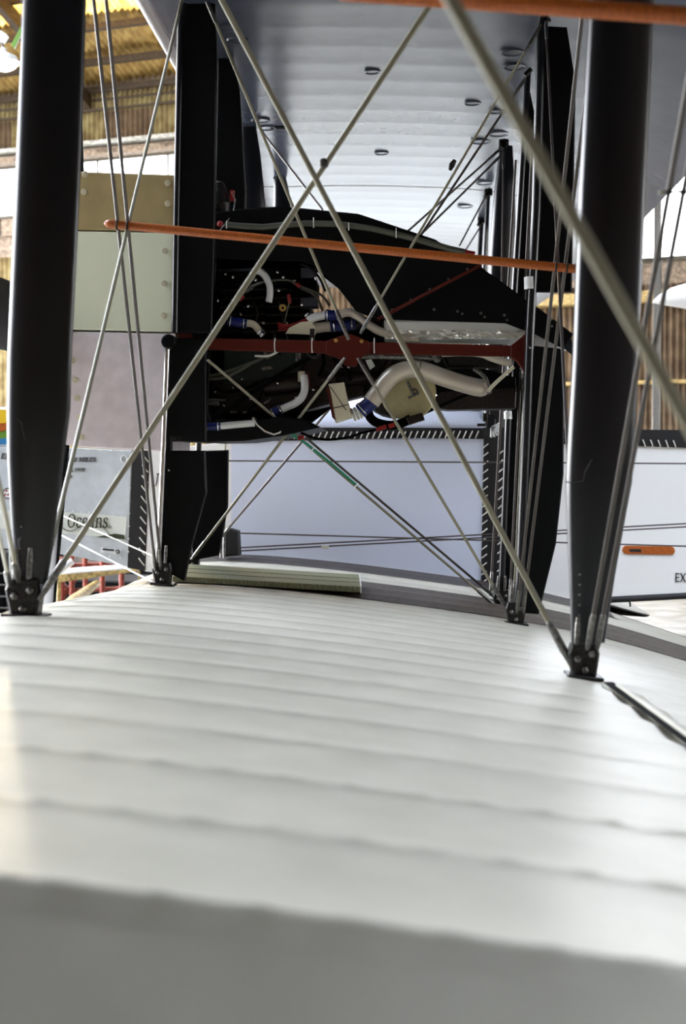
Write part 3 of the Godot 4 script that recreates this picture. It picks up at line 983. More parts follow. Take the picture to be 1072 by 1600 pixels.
func struts() -> void:
	# the two big faired struts nearest the camera
	var at = P(42, 958, 4.25)
	var t = strut_thing("thick navy faired strut nearest on the left, in front of the propeller", at)
	var b = Build.new()
	streamlined(b, [[-455, 72, 126], [-380, 64, 132], [-200, 46, 142], [0, 36, 135], [250, 26, 127], [400, 19, 120], [560, 12, 112], [640, 11, 110], [720, 12, 100], [790, 16, 91], [860, 21, 82], [912, 27, 74]], 4.25, 0.19)
	part("fairing", b, M.navy, t)
	b = Build.new()
	b.tube([P(26, 652, 4.215), P(36, 663, 4.205), P(34, 668, 4.205), P(41, 690, 4.21)], 0.0016, 5)
	part("seam", b, M.dark_steel, t)
	foot(t, P(41, 962, 4.25), 1.15)
	b = Build.new()
	dots(b, P(34, 815, 4.19), P(28, 900, 4.19), 0.028, 0.0025)
	part("tack", b, M.steel, t)
	at = P(912, 1058, 4.1)
	t = strut_thing("thick navy faired strut nearest on the right, standing before the dark aileron slot", at)
	b = Build.new()
	streamlined(b, [[-455, 955, 1008], [-380, 950, 1022], [-200, 936, 1032], [0, 921, 1023], [300, 904, 1009], [560, 894, 999], [700, 886, 991], [752, 884, 988], [800, 885, 979], [900, 889, 961], [1004, 893, 945]], 4.1, 0.19)
	part("fairing", b, M.navy, t)
	b = Build.new()
	b.tube([P(884, 753, 4.075), P(894, 754, 4.05), P(913, 752, 4.03), P(914, 738, 4.03), P(926, 718, 4.03)], 0.002, 5)
	part("seam", b, M.black, t)
	foot(t, P(912, 1056, 4.1), 0.95)
	b = Build.new()
	dots(b, P(906, 890, 4.03), P(905, 985, 4.03), 0.026, 0.0025)
	part("tack", b, M.steel, t)

	# outer engine struts
	at = P(255, 912, 6.6)
	t = strut_thing("black plated strut with a bright front tube, left of the engine", at)
	b = Build.new()
	b.tube([P(288, 5, 6.6), P(282, 40, 6.6), P(276, 330, 6.6), P(273, 520, 6.6)], 0.016, 12)
	part("tube", b, M.navy, t)
	plate_strut(t, "fairing", [[286, -40], [334, -40], [338, 80], [336, 330], [331, 520], [276, 520], [277, 330], [284, 40]], 6.62, 0.045, M.black)
	b = Build.new()
	b.tube([P(262, 533, 6.6), P(256, 690, 6.6), P(248, 880, 6.6)], 0.013, 12)
	part("tube", b, M.bright, t)
	b = Build.new()
	b.lathe(P(264, 534, 6.58), Vector3(0, 0, 1), [[0.034, -0.02], [0.034, 0.02], [0.028, 0.026], [0.0001, 0.027]], 20)
	part("pivot", b, M.black, t)
	plate_strut(t, "lower_fairing", [[262, 528], [322, 528], [322, 690], [285, 690], [284, 683], [268, 683], [268, 704], [320, 704], [322, 770], [300, 850], [288, 908], [249, 888], [255, 690]], 6.63, 0.04, M.black)
	foot(t, at, 1.0)
	b = Build.new()
	dots(b, P(264, 724, 6.59), P(264, 745, 6.59), 0.05, 0.006)
	part("screw", b, M.bright, t)
	at = P(806, 974, 6.6)
	t = strut_thing("black plated strut with a round front tube, right of the engine", at)
	b = Build.new()
	b.tube([P(850, 26, 6.6), P(845, 60, 6.6), P(838, 330, 6.6), P(828, 520, 6.6), P(822, 690, 6.6), P(811, 945, 6.6)], 0.0215, 14)
	part("tube", b, M.navy, t)
	plate_strut(t, "fairing", [[850, 40], [886, 42], [900, 130], [894, 456], [838, 456], [842, 200]], 6.63, 0.035, M.black)
	plate_strut(t, "lower_fairing", [[832, 540], [882, 545], [881, 740], [869, 850], [842, 960], [818, 958], [822, 690]], 6.63, 0.035, M.black)
	foot(t, at, 1.0)
	b = Build.new()
	b.lathe(P(828, 452, 6.6), Vector3(-0.04, 1, 0), [[0.026, 0], [0.026, 0.055], [0.02, 0.058]], 14)
	part("clamp", b, M.white, t)
	b = Build.new()
	dots(b, P(829, 533, 6.575), P(828, 553, 6.575), 0.03, 0.008)
	part("screw", b, M.bright, t)
	b = Build.new()
	b.tube([P(845, 35, 6.6), P(852, 18, 6.6), P(858, 34, 6.6)], 0.012, 8)
	part("top_fork", b, M.steel, t)
	# inner engine struts
	at = P(302, 886, 7.5)
	t = strut_thing("black plated inner strut on the fuselage side of the engine, left", at)
	plate_strut(t, "fairing", [[340, 78], [361, 80], [374, 140], [384, 300], [378, 540], [338, 540], [336, 300]], 7.5, 0.04, M.black)
	plate_strut(t, "lower_fairing", [[300, 705], [357, 703], [356, 790], [342, 868], [300, 876], [296, 800]], 7.45, 0.03, M.black)
	b = Build.new()
	b.cyl(P(338, 90, 7.5), P(302, 876, 7.5), 0.016, 12)
	part("tube", b, M.navy, t)
	foot(t, at, 0.85)
	at = P(784, 950, 7.5)
	t = strut_thing("slim bright tubular inner strut on the fuselage side of the engine, right", at)
	b = Build.new()
	b.tube([P(825, 112, 7.5), P(812, 330, 7.5), P(800, 520, 7.5), P(793, 690, 7.5), P(783, 935, 7.5)], 0.0165, 14)
	part("tube", b, M.navy, t)
	plate_strut(t, "fairing", [[824, 120], [836, 180], [838, 330], [826, 640], [812, 900], [786, 930], [800, 560]], 7.54, 0.03, M.black)
	foot(t, at, 0.95)
	b = Build.new()
	b.cyl(P(820, 118, 7.45), P(830, 108, 7.45), 0.013, 8)
	part("top_fork", b, M.dark_steel, t)
	b = Build.new()
	b.lathe(P(794, 655, 7.5), Vector3(-0.04, 1, 0), [[0.021, 0], [0.021, 0.04], [0.017, 0.042]], 14)
	part("clamp", b, M.white, t)
	# struts over the fuselage and beyond it
	var far = [
		["navy faired strut above the fuselage behind the hump of the engine cowling", [[228, 781, 801], [300, 772, 805], [400, 764, 806], [560, 758, 800], [690, 752, 792]], 9.0, 0.3, 787],
		["dark faired strut above the fuselage left of the wire crossing", [[184, 377, 398], [240, 376, 407], [330, 374, 416], [560, 366, 408], [690, 362, 396]], 9.0, 0.3, 387],
		["small black strut far behind the engine cowling, left of the wire crossing", [[274, 428, 446], [300, 428, 452], [330, 427, 455], [560, 420, 452], [690, 418, 444]], 10.6, 0.3, 434],
		["slim pale strut just left of the navy strut above the fuselage", [[304, 760, 766], [400, 754, 762], [690, 742, 750]], 10.7, 0.6, 763],
		["farthest slim strut, leftmost of the row above the orange rod's middle", [[348, 749, 756], [400, 745, 753], [690, 732, 740]], 12.1, 0.6, 752]]
	for q in far:
		var rows: Array = q[1]
		at = P((rows[-1][1] + rows[-1][2]) / 2.0, rows[-1][0], q[2])
		t = strut_thing(q[0], at)
		b = Build.new()
		streamlined(b, rows, q[2], q[3])
		part("fairing", b, M.navy, t)
		b = Build.new()
		b.box(P(q[4], rows[0][0] - 3, q[2]), Vector3(0.06, 0.05, 0.06))
		b.cyl(P(q[4] - 4, rows[0][0] + 4, q[2] - 0.05), P(q[4] + 2, rows[0][0] - 8, q[2]), 0.018, 8)
		part("top_fork", b, M.dark_steel, t)

# ---- engine nacelle, engine, propeller -----------------------------------------------------------------------------
const NZ := 6.72       # near side of the nacelle
const NF := 7.38       # far side

func nacelle() -> void:
	var t = thing("engine_nacelle", "black engine cowling hung between the wings, side panels off", "engine cowling", P(560, 690, 7.05))
	var b = Build.new()
	# humped top cowl
	var prof = [[338, 330], [380, 325], [440, 322], [500, 326], [560, 335], [620, 352], [680, 375], [735, 400], [775, 434], [840, 478], [895, 522]]
	var rings = []
	for q in prof:
		var ring = PackedVector3Array()
		var base = P(q[0], q[1], NZ)
		for k in 11:
			var a = PI * k / 10.0
			ring.append(Vector3(base.x, base.y - 0.10 + 0.13 * pow(sin(a), 0.7), -(NZ + 0.33 - 0.33 * cos(a))))
		rings.append(ring)
	b.loft(rings, true, false)
	part("top_cowl", b, M.black, t)
	var side = [[336, 332], [380, 327], [440, 324], [500, 328], [560, 337], [620, 354], [680, 377], [735, 402], [770, 432], [800, 455], [840, 480], [896, 522], [880, 545], [842, 525], [790, 505], [600, 499], [572, 493], [556, 486], [530, 452], [496, 415], [470, 408], [336, 404]]
	var far_side = [[330, 330], [440, 322], [560, 334], [680, 374], [770, 430], [896, 522], [880, 545], [800, 506], [600, 499], [572, 493], [556, 486], [530, 452], [496, 425], [488, 436], [488, 600], [330, 610]]
	for z in [NZ, NF]:
		b = Build.new()
		b.prism(PP(side if z == NZ else far_side, z), Vector3(0, 0, -0.012), 0.002)
		part("side_cowl", b, M.black, t)
	b = Build.new()
	b.tube([P(590, 499, NZ - 0.012), P(752, 414, NZ - 0.012)], 0.008, 8)
	part("edge_strip", b, M.primer, t, "rust-brown edging strip across the black side")
	b = Build.new()
	dots(b, P(598, 492, NZ - 0.004), P(745, 412, NZ - 0.004), 0.10, 0.006)
	dots(b, P(660, 482, NZ - 0.004), P(880, 500, NZ - 0.004), 0.10, 0.007)
	dots(b, P(705, 488, NZ - 0.004), P(880, 512, NZ - 0.004), 0.10, 0.006)
	part("rivet", b, M.steel, t)
	# boxy radiator front with three tones of sheet
	var xl = -1.62
	b = Build.new()
	b.prism(PP([[80, 268], [125, 268], [275, 273], [277, 362], [80, 358]], NZ - 0.02), Vector3(0, 0, -0.7), 0.006)
	part("front_panel", b, M.tan_panel, t, "tan upper front panel")
	b = Build.new()
	b.prism(PP([[80, 360], [277, 364], [273, 519], [80, 514]], NZ - 0.02), Vector3(0, 0, -0.7), 0.006)
	part("front_panel", b, M.olive_panel, t, "pale olive middle front panel")
	b = Build.new()
	b.prism(PP([[80, 517], [273, 521], [262, 705], [124, 699], [80, 690]], NZ - 0.02), Vector3(0, 0, -0.7), 0.006)
	part("front_panel", b, M.pink_panel, t, "pinkish white lower front panel")
	for q in [[262, 318], [258, 392], [257, 443], [256, 493], [133, 272], [131, 300], [114, 563], [118, 594], [121, 622], [125, 652], [128, 683], [262, 286]]:
		b = Build.new()
		var c = P(q[0], q[1], NZ - 0.022)
		b.lathe(c, Vector3(0, 0, 1), [[0.015, 0.0], [0.015, 0.002], [0.011, 0.003], [0.010, 0.001], [0.0001, 0.002]], 14)
		b.box(c + Vector3(0, 0, 0.005), Vector3(0.004, 0.018, 0.004))
		part("fastener", b, M.cream, t)
	# black side between the front box and the engine bay, firewall, tray
	b = Build.new()
	b.prism(PP([[274, 275], [338, 332], [338, 404], [330, 520], [322, 690], [258, 690], [273, 521]], NZ + 0.012), Vector3(0, 0, -0.02), 0.003)
	part("bulkhead", b, M.black, t)
	b = Build.new()
	b.prism(PP([[318, 620], [330, 655], [400, 656], [440, 650], [476, 655], [500, 668], [440, 681], [380, 689], [320, 690], [262, 688], [262, 620]], NZ), Vector3(0, 0, -0.66), 0.01)
	part("belly_tray", b, M.black, t)
	b = Build.new()
	b.prism(PP([[690, 612], [808, 604], [806, 638], [700, 640], [660, 634]], 7.1), Vector3(0, 0, -0.25), 0.006)
	part("rear_tray", b, M.burnt, t)
	b = Build.new()
	b.prism(PP([[300, 540], [560, 545], [575, 600], [530, 628], [478, 668], [300, 680]], NF - 0.03), Vector3(0, 0, -0.012), 0.002)
	part("side_cowl", b, M.black, t)
	b = Build.new()
	b.prism(PP([[320, 490], [640, 497], [640, 548], [320, 548]], NF - 0.01), Vector3(0, 0, -0.012), 0.002)
	part("side_cowl", b, M.black, t)
	b = Build.new()
	b.prism(PP([[826, 545], [882, 548], [884, 600], [826, 600]], NZ + 0.05), Vector3(0, 0, -0.5), 0.006)
	part("tail_fairing", b, M.black, t)
	b = Build.new()
	b.prism(PP([[575, 548], [744, 548], [744, 572], [806, 590], [806, 612], [690, 618], [575, 604]], NF), Vector3(0, 0, -0.012), 0.002)
	part("side_cowl", b, M.black, t)
	# braided hose on the hump
	b = Build.new()
	b.tube([P(352, 351, NZ - 0.02), P(375, 353, NZ - 0.022), P(410, 355, NZ - 0.022), P(440, 352, NZ - 0.022), P(480, 349, NZ - 0.022), P(530, 350, NZ - 0.022), P(580, 357, NZ - 0.022), P(640, 371, NZ - 0.022), P(700, 388, NZ - 0.022), P(727, 394, NZ - 0.02)], 0.0145, 10)
	var hose = part("hose", b, M.braid, t, "braided grey hose along the top")
	b = Build.new()
	b.cyl(P(726, 394, NZ - 0.02), P(742, 397, NZ - 0.02), 0.012, 10)
	part("hose_end", b, M.red, hose, "red hose end")
	b = Build.new()
	b.ball(P(344, 350, NZ - 0.03), 0.016)
	part("hose_end", b, M.red, hose, "red hose end")
	b = Build.new()
	for q in [[354, 345, 357], [490, 340, 356], [545, 348, 360], [619, 356, 372]]:
		b.cyl(P(q[0], q[1], NZ - 0.035), P(q[0], q[2], NZ - 0.04), 0.0025, 6)
	part("hose_tie", b, M.lacing, hose)
	# crumpled metal bottle and plumbing at the front of the hump
	b = Build.new()
	b.lathe(P(348, 336, 6.78), Vector3(-0.15, 1, 0), [[0.0001, 0.0], [0.035, 0.01], [0.045, 0.05], [0.04, 0.11], [0.028, 0.15], [0.0001, 0.165]], 14)
	part("filler_can", b, M.dark_steel, t)
	b = Build.new()
	b.tube([P(362, 300, 6.75), P(368, 312, 6.74), P(365, 330, 6.73), P(356, 345, 6.72), P(342, 362, 6.71)], 0.003, 6)
	part("safety_wire", b, M.steel, t)
	b = Build.new()
	b.box(P(363, 306, 6.76), Vector3(0.02, 0.05, 0.02))
	part("valve", b, M.red, t)
	# exhaust shield wrapped in foil
	b = Build.new()
	b.prism(PP([[600, 500], [640, 499], [792, 500], [826, 508], [885, 520], [888, 545], [828, 545], [800, 530], [600, 527]], NZ + 0.03), Vector3(0, 0, -0.3), 0.01)
	var sh = part("heat_shield", b, M.shield, t, "silver foil-wrapped box along the side")
	b = Build.new()
	var rng = RandomNumberGenerator.new()
	rng.seed = 4
	var rows = []
	for i in 6:
		var row = PackedVector3Array()
		for j in 36:
			row.append(P(602 + j * 6.3, 516 + i * 2.6, NZ + 0.026) + Vector3(rng.randf_range(-0.006, 0.006), rng.randf_range(-0.005, 0.005), rng.randf_range(-0.008, 0.012)))
		rows.append(row)
	for i in 5:
		for j in 35:
			b.quad(rows[i][j], rows[i][j + 1], rows[i + 1][j + 1], rows[i + 1][j], Vector3(0, 0, 1))
	part("foil", b, M.foil, sh)

func pipe(called: String, pts: Array, z: float, r, m: Material, t: Node3D, sides := 12) -> MeshInstance3D:      # smooth run through [px, py] or [px, py, z]
	var c = Curve3D.new()
	c.bake_interval = 0.012
	var q = []
	for p in pts: q.append(P(p[0], p[1], p[2] if p.size() > 2 else z))
	for i in q.size():
		var d: Vector3 = (q[mini(i + 1, q.size() - 1)] - q[maxi(i - 1, 0)]) * 0.22
		c.add_point(q[i], -d, d)
	var path = []
	for p in c.get_baked_points(): path.append(p)
	if path.size() > 2 and path[-1].distance_to(path[-2]) < 0.003: path.remove_at(path.size() - 2)
	var b = Build.new()
	b.tube(path, r, sides)
	return part(called, b, m, t)

func sleeve(called: String, a: Array, e: Array, z: float, r: float, m: Material, t: Node3D) -> void:
	var pa = P(a[0], a[1], z); var pe = P(e[0], e[1], z)
	var l = pa.distance_to(pe)
	var b = Build.new()
	b.lathe(pa, pe - pa, [[r * 0.8, 0.0], [r, 0.003], [r, l - 0.003], [r * 0.8, l]], 16)
	var s = part(called, b, m, t)
	b = Build.new()
	for k in [0.15, 0.85]:
		b.torus(pa.lerp(pe, k), pe - pa, r + 0.001, 0.0035, 18)
	part("clamp", b, M.bright, s)

func engine() -> void:
	var t = thing("aircraft_engine", "exposed dark engine with silver exhaust and intake pipes and blue hose couplings", "engine", P(500, 640, 7.05))
	var b = Build.new()
	# crankcase and two cylinder banks
	b.prism(PP([[330, 590], [470, 545], [640, 545], [640, 600], [480, 640], [330, 650]], 6.95), Vector3(0, 0, -0.25), 0.012)
	part("crankcase", b, M.burnt, t)
	for k in 4:
		b = Build.new()
		var x0 = 345 + k * 36
		b.prism(PP([[x0, 440], [x0 + 30, 438], [x0 + 32, 560], [x0 + 2, 562]], 6.98), Vector3(0, 0, -0.3), 0.012)
		part("cylinder_head", b, M.matt_black, t)
		b = Build.new()
		for f in 7:
			b.prism(PP([[x0 - 1, 452 + f * 13], [x0 + 32, 450 + f * 13], [x0 + 32, 453 + f * 13], [x0 - 1, 455 + f * 13]], 6.97), Vector3(0, 0, -0.3), 0.001)
		part("cooling_fins", b, M.dark_steel, t)
	b = Build.new()
	b.prism(PP([[336, 420], [488, 416], [492, 440], [336, 446]], 6.94), Vector3(0, 0, -0.36), 0.015)
	part("rocker_cover", b, M.black, t)
	b = Build.new()
	for q in [[352, 428], [392, 426], [434, 425], [472, 424], [441, 437], [443, 433]]:
		b.lathe(P(q[0], q[1], 6.94), Vector3(0, 0, 1), [[0.008, 0], [0.008, 0.008], [0.0001, 0.01]], 6)
	part("bolt", b, M.bright, t)
	b = Build.new()
	b.box(P(482, 428, 6.9), Vector3(0.07, 0.05, 0.1))
	b.box(P(484, 474, 6.9), Vector3(0.085, 0.045, 0.1))
	part("coil_box", b, mat(Color(0.2, 0.22, 0.27), 0.35), t)
	b = Build.new()
	b.box(P(478, 452, 6.95), Vector3(0.12, 0.06, 0.2))
	part("magneto", b, M.matt_black, t)
	# hoses and pipes, left to right
	pipe("coolant_pipe", [[398, 422], [410, 427], [419, 440], [422, 456], [420, 472]], 6.8, 0.0165, M.alu, t)
	pipe("ignition_lead", [[385, 456], [400, 445], [425, 439], [450, 438], [465, 445], [490, 455], [505, 464], [515, 478]], 6.82, 0.006, M.braid, t, 8)
	pipe("ignition_lead", [[470, 450], [492, 462], [502, 480], [504, 492]], 6.84, 0.006, M.braid, t, 8)
	pipe("ignition_lead", [[436, 470], [444, 505], [452, 540]], 6.84, 0.004, M.dark_steel, t, 6)
	pipe("ignition_lead", [[365, 480], [378, 462], [396, 452]], 6.84, 0.004, M.dark_steel, t, 6)
	b = Build.new()
	b.cyl(P(451, 460, 6.8), P(453, 474, 6.8), 0.009, 8)
	b.cyl(P(463, 443, 6.81), P(469, 448, 6.81), 0.009, 8)
	b.cyl(P(375, 470, 6.81), P(381, 462, 6.81), 0.007, 8)
	part("lead_boot", b, M.red, t)
	pipe("control_rod", [[452, 474], [449, 485], [445, 503]], 6.8, 0.004, M.braid, t, 6)
	b = Build.new()
	b.torus(P(442, 481, 6.8), Vector3(0, 0, 1), 0.012, 0.006, 18)
	part("grommet", b, M.brass, t)
	for k in 7:
		pipe("red_lead", [[434 + k % 3, 504 + k * 2.0], [446, 508 + k * 1.2], [460, 506 + k * 1.0], [472, 501 + k * 1.2], [480, 498 + k]], 6.78 + 0.004 * (k % 3), 0.004, M.red, t, 6)
	b = Build.new()
	b.prism(PP([[446, 521], [452, 512], [470, 503], [485, 502], [492, 510], [493, 523]], 6.76), Vector3(0, 0, -0.015), 0.003)
	part("baffle_plate", b, M.cream, t)
	sleeve("hose_coupling", [356, 502], [386, 506], 6.8, 0.024, M.blue, t)
	pipe("elbow", [[386, 505], [396, 507], [404, 515], [410, 522]], 6.8, 0.017, M.cream, t)
	b = Build.new()
	b.prism(PP([[322, 488], [324, 488], [328, 512], [324, 514]], 6.7), Vector3(0, 0, -0.006))
	part("tag", b, M.cream, t)
	pipe("intake_pipe", [[482, 502], [492, 496], [512, 492]], 6.78, 0.02, M.alu, t)
	sleeve("hose_coupling", [508, 492], [531, 493], 6.78, 0.025, M.blue, t)
	pipe("intake_pipe", [[530, 492], [545, 488], [560, 495], [580, 510], [600, 520], [625, 526], [655, 528]], 6.76, 0.02, M.exhaust, t)
	pipe("intake_pipe", [[490, 513], [505, 511], [520, 510]], 6.8, 0.025, M.exhaust, t)
	sleeve("hose_coupling", [516, 510], [556, 507], 6.8, 0.028, M.blue, t)
	pipe("intake_pipe", [[555, 507], [575, 507], [597, 512]], 6.82, 0.026, M.burnt, t)
	# under the bearer
	pipe("braided_line", [[322, 588], [350, 582], [380, 572], [405, 562], [420, 553], [440, 545]], 6.8, 0.0075, M.braid, t, 8)
	pipe("braided_line", [[322, 592], [350, 590], [372, 580], [395, 566]], 6.79, 0.0075, M.braid, t, 8)
	pipe("vent_line", [[398, 556], [420, 556], [436, 548], [452, 539], [470, 537], [484, 538]], 6.77, 0.006, M.lacing, t, 8)
	pipe("engine_mount_tube", [[318, 664], [360, 635], [420, 597], [480, 560], [520, 538]], 6.74, 0.013, M.matt_black, t)
	b = Build.new()
	b.lathe(P(404, 606, 6.9), P(478, 596, 6.9) - P(404, 606, 6.9), [[0.0001, 0], [0.03, 0.005], [0.045, 0.03], [0.05, 0.12], [0.048, 0.2], [0.035, 0.235], [0.0001, 0.24]], 18)
	part("starter", b, M.burnt, t)
	b = Build.new()
	b.lathe(P(471, 580, 6.85), Vector3(0.02, -1, 0), [[0.014, 0], [0.018, 0.004], [0.018, 0.05], [0.0001, 0.052]], 14)
	part("oil_fitting", b, M.cream, t)
	pipe("oil_pipe", [[474, 586], [476, 600], [474, 616], [464, 628], [448, 636], [438, 640]], 6.82, 0.0185, M.alu, t)
	sleeve("hose_coupling", [440, 639], [424, 646], 6.82, 0.023, M.blue, t)
	pipe("oil_pipe", [[344, 666], [365, 664], [398, 661]], 6.7, 0.0165, M.alu, t)
	sleeve("hose_coupling", [320, 667], [345, 666], 6.69, 0.0185, M.blue, t)
	b = Build.new()
	b.cyl(P(322, 624, 6.8), P(352, 625, 6.8), 0.006, 8)
	b.box(P(333, 630, 6.82), Vector3(0.055, 0.02, 0.03))
	part("terminal", b, M.steel, t)
	b = Build.new()
	b.prism(PP([[408, 574], [424, 572], [426, 576], [410, 579]], 6.83), Vector3(0, 0, -0.004))
	b.prism(PP([[411, 630], [424, 622], [418, 629], [413, 631]], 6.83), Vector3(0, 0, -0.004))
	b.box(P(364, 644, 6.83), Vector3(0.03, 0.012, 0.01))
	b.box(P(382, 644, 6.83), Vector3(0.02, 0.01, 0.01))
	part("clip", b, M.steel, t)
	b = Build.new()
	b.prism(PP([[350, 545], [470, 545], [470, 590], [350, 600]], 6.92), Vector3(0, 0, -0.02), 0.003)
	part("green_case", b, mat(Color(0.06, 0.13, 0.1), 0.5), t)
	# cream valve box, coupling, big silver pipe and air filter lid
	b = Build.new()
	b.prism(PP([[513, 600], [537, 597], [549, 652], [524, 660]], 6.78), Vector3(0, 0, -0.14), 0.006)
	var vb = part("valve_box", b, M.cream, t)
	b = Build.new()
	b.prism(PP([[510, 606], [514, 604], [524, 657], [519, 652]], 6.775), Vector3(0, 0, -0.13), 0.002)
	b.cyl(P(482, 582, 6.8), P(484, 607, 6.8), 0.004, 6)
	part("gasket", b, M.primer, vb)
	b = Build.new()
	b.cyl(P(516, 604, 6.775), P(541, 641, 6.772), 0.002, 6)
	b.cyl(P(520, 638, 6.772), P(545, 632, 6.772), 0.002, 6)
	part("seam", b, M.dark_steel, vb)
	b = Build.new()
	b.prism(PP([[512, 576], [519, 574], [527, 606], [520, 608]], 6.79), Vector3(0, 0, -0.02), 0.002)
	part("bracket", b, M.dark_steel, t)
	for k in 4:
		b = Build.new()
		b.torus(P(552 + k * 5, 648 - k * 2, 6.84), P(572, 640, 6.84) - P(552, 648, 6.84), 0.026, 0.007, 20)
		part("bellows", b, M.cream, t)
	sleeve("hose_coupling", [562, 643], [588, 622], 6.82, 0.036, M.blue, t)
	pipe("exhaust_pipe", [[580, 628], [592, 612], [604, 596], [620, 583], [642, 577], [662, 579], [690, 589], [715, 597], [740, 604], [752, 606]], 6.8, 0.042, M.exhaust, t, 20)
	b = Build.new()
	b.ball(P(752, 606, 6.8), 0.042, 16)
	part("pipe_end", b, M.exhaust, t)
	b = Build.new()
	b.torus(P(655, 578, 6.8), P(662, 580, 6.8) - P(650, 577, 6.8), 0.042, 0.004, 24)
	part("pipe_weld", b, M.steel, t)
	b = Build.new()
	b.torus(P(617, 600, 6.98), Vector3(0, 0, 1), 0.12, 0.05, 26)
	part("turbo_housing", b, M.dark_steel, t)
	b = Build.new()
	b.lathe(P(638, 614, 6.9), Vector3(-0.05, 0.12, 1).normalized(), [[0.12, -0.05], [0.135, 0.0], [0.135, 0.012], [0.13, 0.016], [0.05, 0.022], [0.0001, 0.022]], 36)
	var lid = part("filter_lid", b, M.tan_disc, t)
	b = Build.new()
	b.cyl(P(636, 596, 6.86), P(646, 618, 6.86), 0.007, 8)
	b.cyl(P(638, 622, 6.86), P(655, 614, 6.86), 0.006, 8)
	b.torus(P(648, 612, 6.865), Vector3(0, 0, 1), 0.012, 0.004, 14)
	part("lid_handle", b, M.steel, lid)
	pipe("drain_hose", [[575, 638], [580, 654], [598, 663], [622, 663], [642, 654]], 6.84, 0.022, M.matt_black, t)
	pipe("drain_hose", [[640, 655], [680, 638], [740, 612]], 6.88, 0.008, M.matt_black, t, 8)
	pipe("cross_pipe", [[500, 593], [540, 592], [590, 590]], 6.95, 0.035, M.burnt, t)
	b = Build.new()
	b.prism(PP([[634, 652], [660, 645], [664, 656], [640, 664]], 6.8), Vector3(0, 0, -0.06), 0.004)
	part("clamp_block", b, M.burnt, t)
	b = Build.new()
	for q in [[596, 669, 0.05], [470, 684, 0.03], [612, 665, 0.03]]:
		b.box(P(q[0], q[1], 6.78), Vector3(q[2], 0.02, 0.02), Basis(Vector3.BACK, 0.3))
	part("plug", b, M.red, t)
	pipe("loom", [[470, 676], [500, 686], [540, 684], [575, 674], [620, 668]], 6.8, 0.006, M.matt_black, t, 8)
	pipe("loom", [[395, 653], [412, 668], [430, 680]], 6.75, 0.009, M.braid, t, 8)
	# smaller lines and fittings that fill the bay
	for q in [[[[340, 452], [362, 470], [372, 492], [366, 512]], 0.007], [[[395, 470], [402, 488], [398, 506]], 0.005], [[[470, 412], [486, 420], [500, 436], [508, 456]], 0.006], [[[428, 520], [430, 540], [438, 556]], 0.006], [[[500, 545], [506, 565], [498, 588]], 0.009], [[[335, 606], [360, 612], [392, 604], [404, 596]], 0.008], [[[388, 640], [402, 630], [410, 614]], 0.007], [[[520, 560], [540, 575], [548, 595]], 0.008], [[[600, 560], [618, 552], [640, 552]], 0.012]]:
		pipe("rubber_hose", q[0], 6.83, q[1], M.matt_black if q[1] > 0.006 else M.dark_steel, t, 8)
	pipe("intake_runner", [[606, 600], [612, 572], [630, 555], [655, 556], [668, 566]], 6.94, 0.04, M.burnt, t, 14)
	sleeve("union_nut", [478, 491], [486, 497], 6.79, 0.013, M.bright, t)
	sleeve("union_nut", [405, 518], [412, 524], 6.79, 0.017, M.bright, t)
	sleeve("union_nut", [414, 545], [420, 560], 6.8, 0.014, M.steel, t)
	sleeve("union_nut", [466, 548], [466, 566], 6.8, 0.013, M.steel, t)
	b = Build.new()
	b.torus(P(491, 548, 6.72), Vector3(0, 0, 1), 0.03, 0.009, 20)
	b.box(P(488, 527, 6.72), Vector3(0.022, 0.08, 0.02))
	part("clevis", b, M.dark_steel, t)
	b = Build.new()
	b.prism(PP([[528, 566], [538, 562], [548, 568], [546, 575], [532, 574]], 6.86), Vector3(0, 0, -0.01), 0.001)
	part("shim_plate", b, M.alu, t)
	b = Build.new()
	b.prism(PP([[571, 563], [580, 561], [586, 572], [578, 578]], 6.86), Vector3(0, 0, -0.01), 0.001)
	part("tag", b, M.sticker, t)
	b = Build.new()
	for k in 16:
		var fx = 340.0 + 12.0 * k
		b.lathe(P(fx, 470 + 37.0 * sin(k * 2.3), 6.86), Vector3(0, 0, 1), [[0.008, 0], [0.008, 0.012], [0.0001, 0.015]], 6)
	for k in 12:
		b.lathe(P(336 + 14.0 * k, 612 + 22.0 * sin(k * 1.7), 6.86), Vector3(0, 0, 1), [[0.007, 0], [0.007, 0.012], [0.0001, 0.015]], 6)
	part("bolt", b, M.bright, t)
	# silver exhaust stack and brace on the right
	pipe("exhaust_stack", [[560, 556], [640, 558], [680, 560]], 6.8, 0.014, M.steel, t)
	b = Build.new()
	b.prism(PP([[690, 553], [740, 555], [776, 560], [778, 574], [700, 574]], 6.84), Vector3(0, 0, -0.12), 0.012)
	part("muffler", b, M.dark_steel, t)
	pipe("exhaust_stack", [[690, 552], [725, 551], [752, 553], [768, 559], [790, 566], [800, 566]], 6.78, 0.0175, M.exhaust, t)
	b = Build.new()
	for q in [[596, 553], [680, 554], [545, 560], [683, 561]]:
		b.lathe(P(q[0], q[1], 6.76), Vector3(0, 0, 1), [[0.018, 0], [0.018, 0.02], [0.0001, 0.024]], 10)
	part("cap", b, M.steel, t)
	pipe("brace", [[762, 612], [775, 598], [803, 573]], 6.74, 0.009, M.cream, t)
	pipe("brace", [[740, 576], [756, 588], [764, 606]], 6.78, 0.01, M.steel, t)
	b = Build.new()
	b.ball(P(764, 611, 6.75), 0.014)
	part("brace_joint", b, M.steel, t)

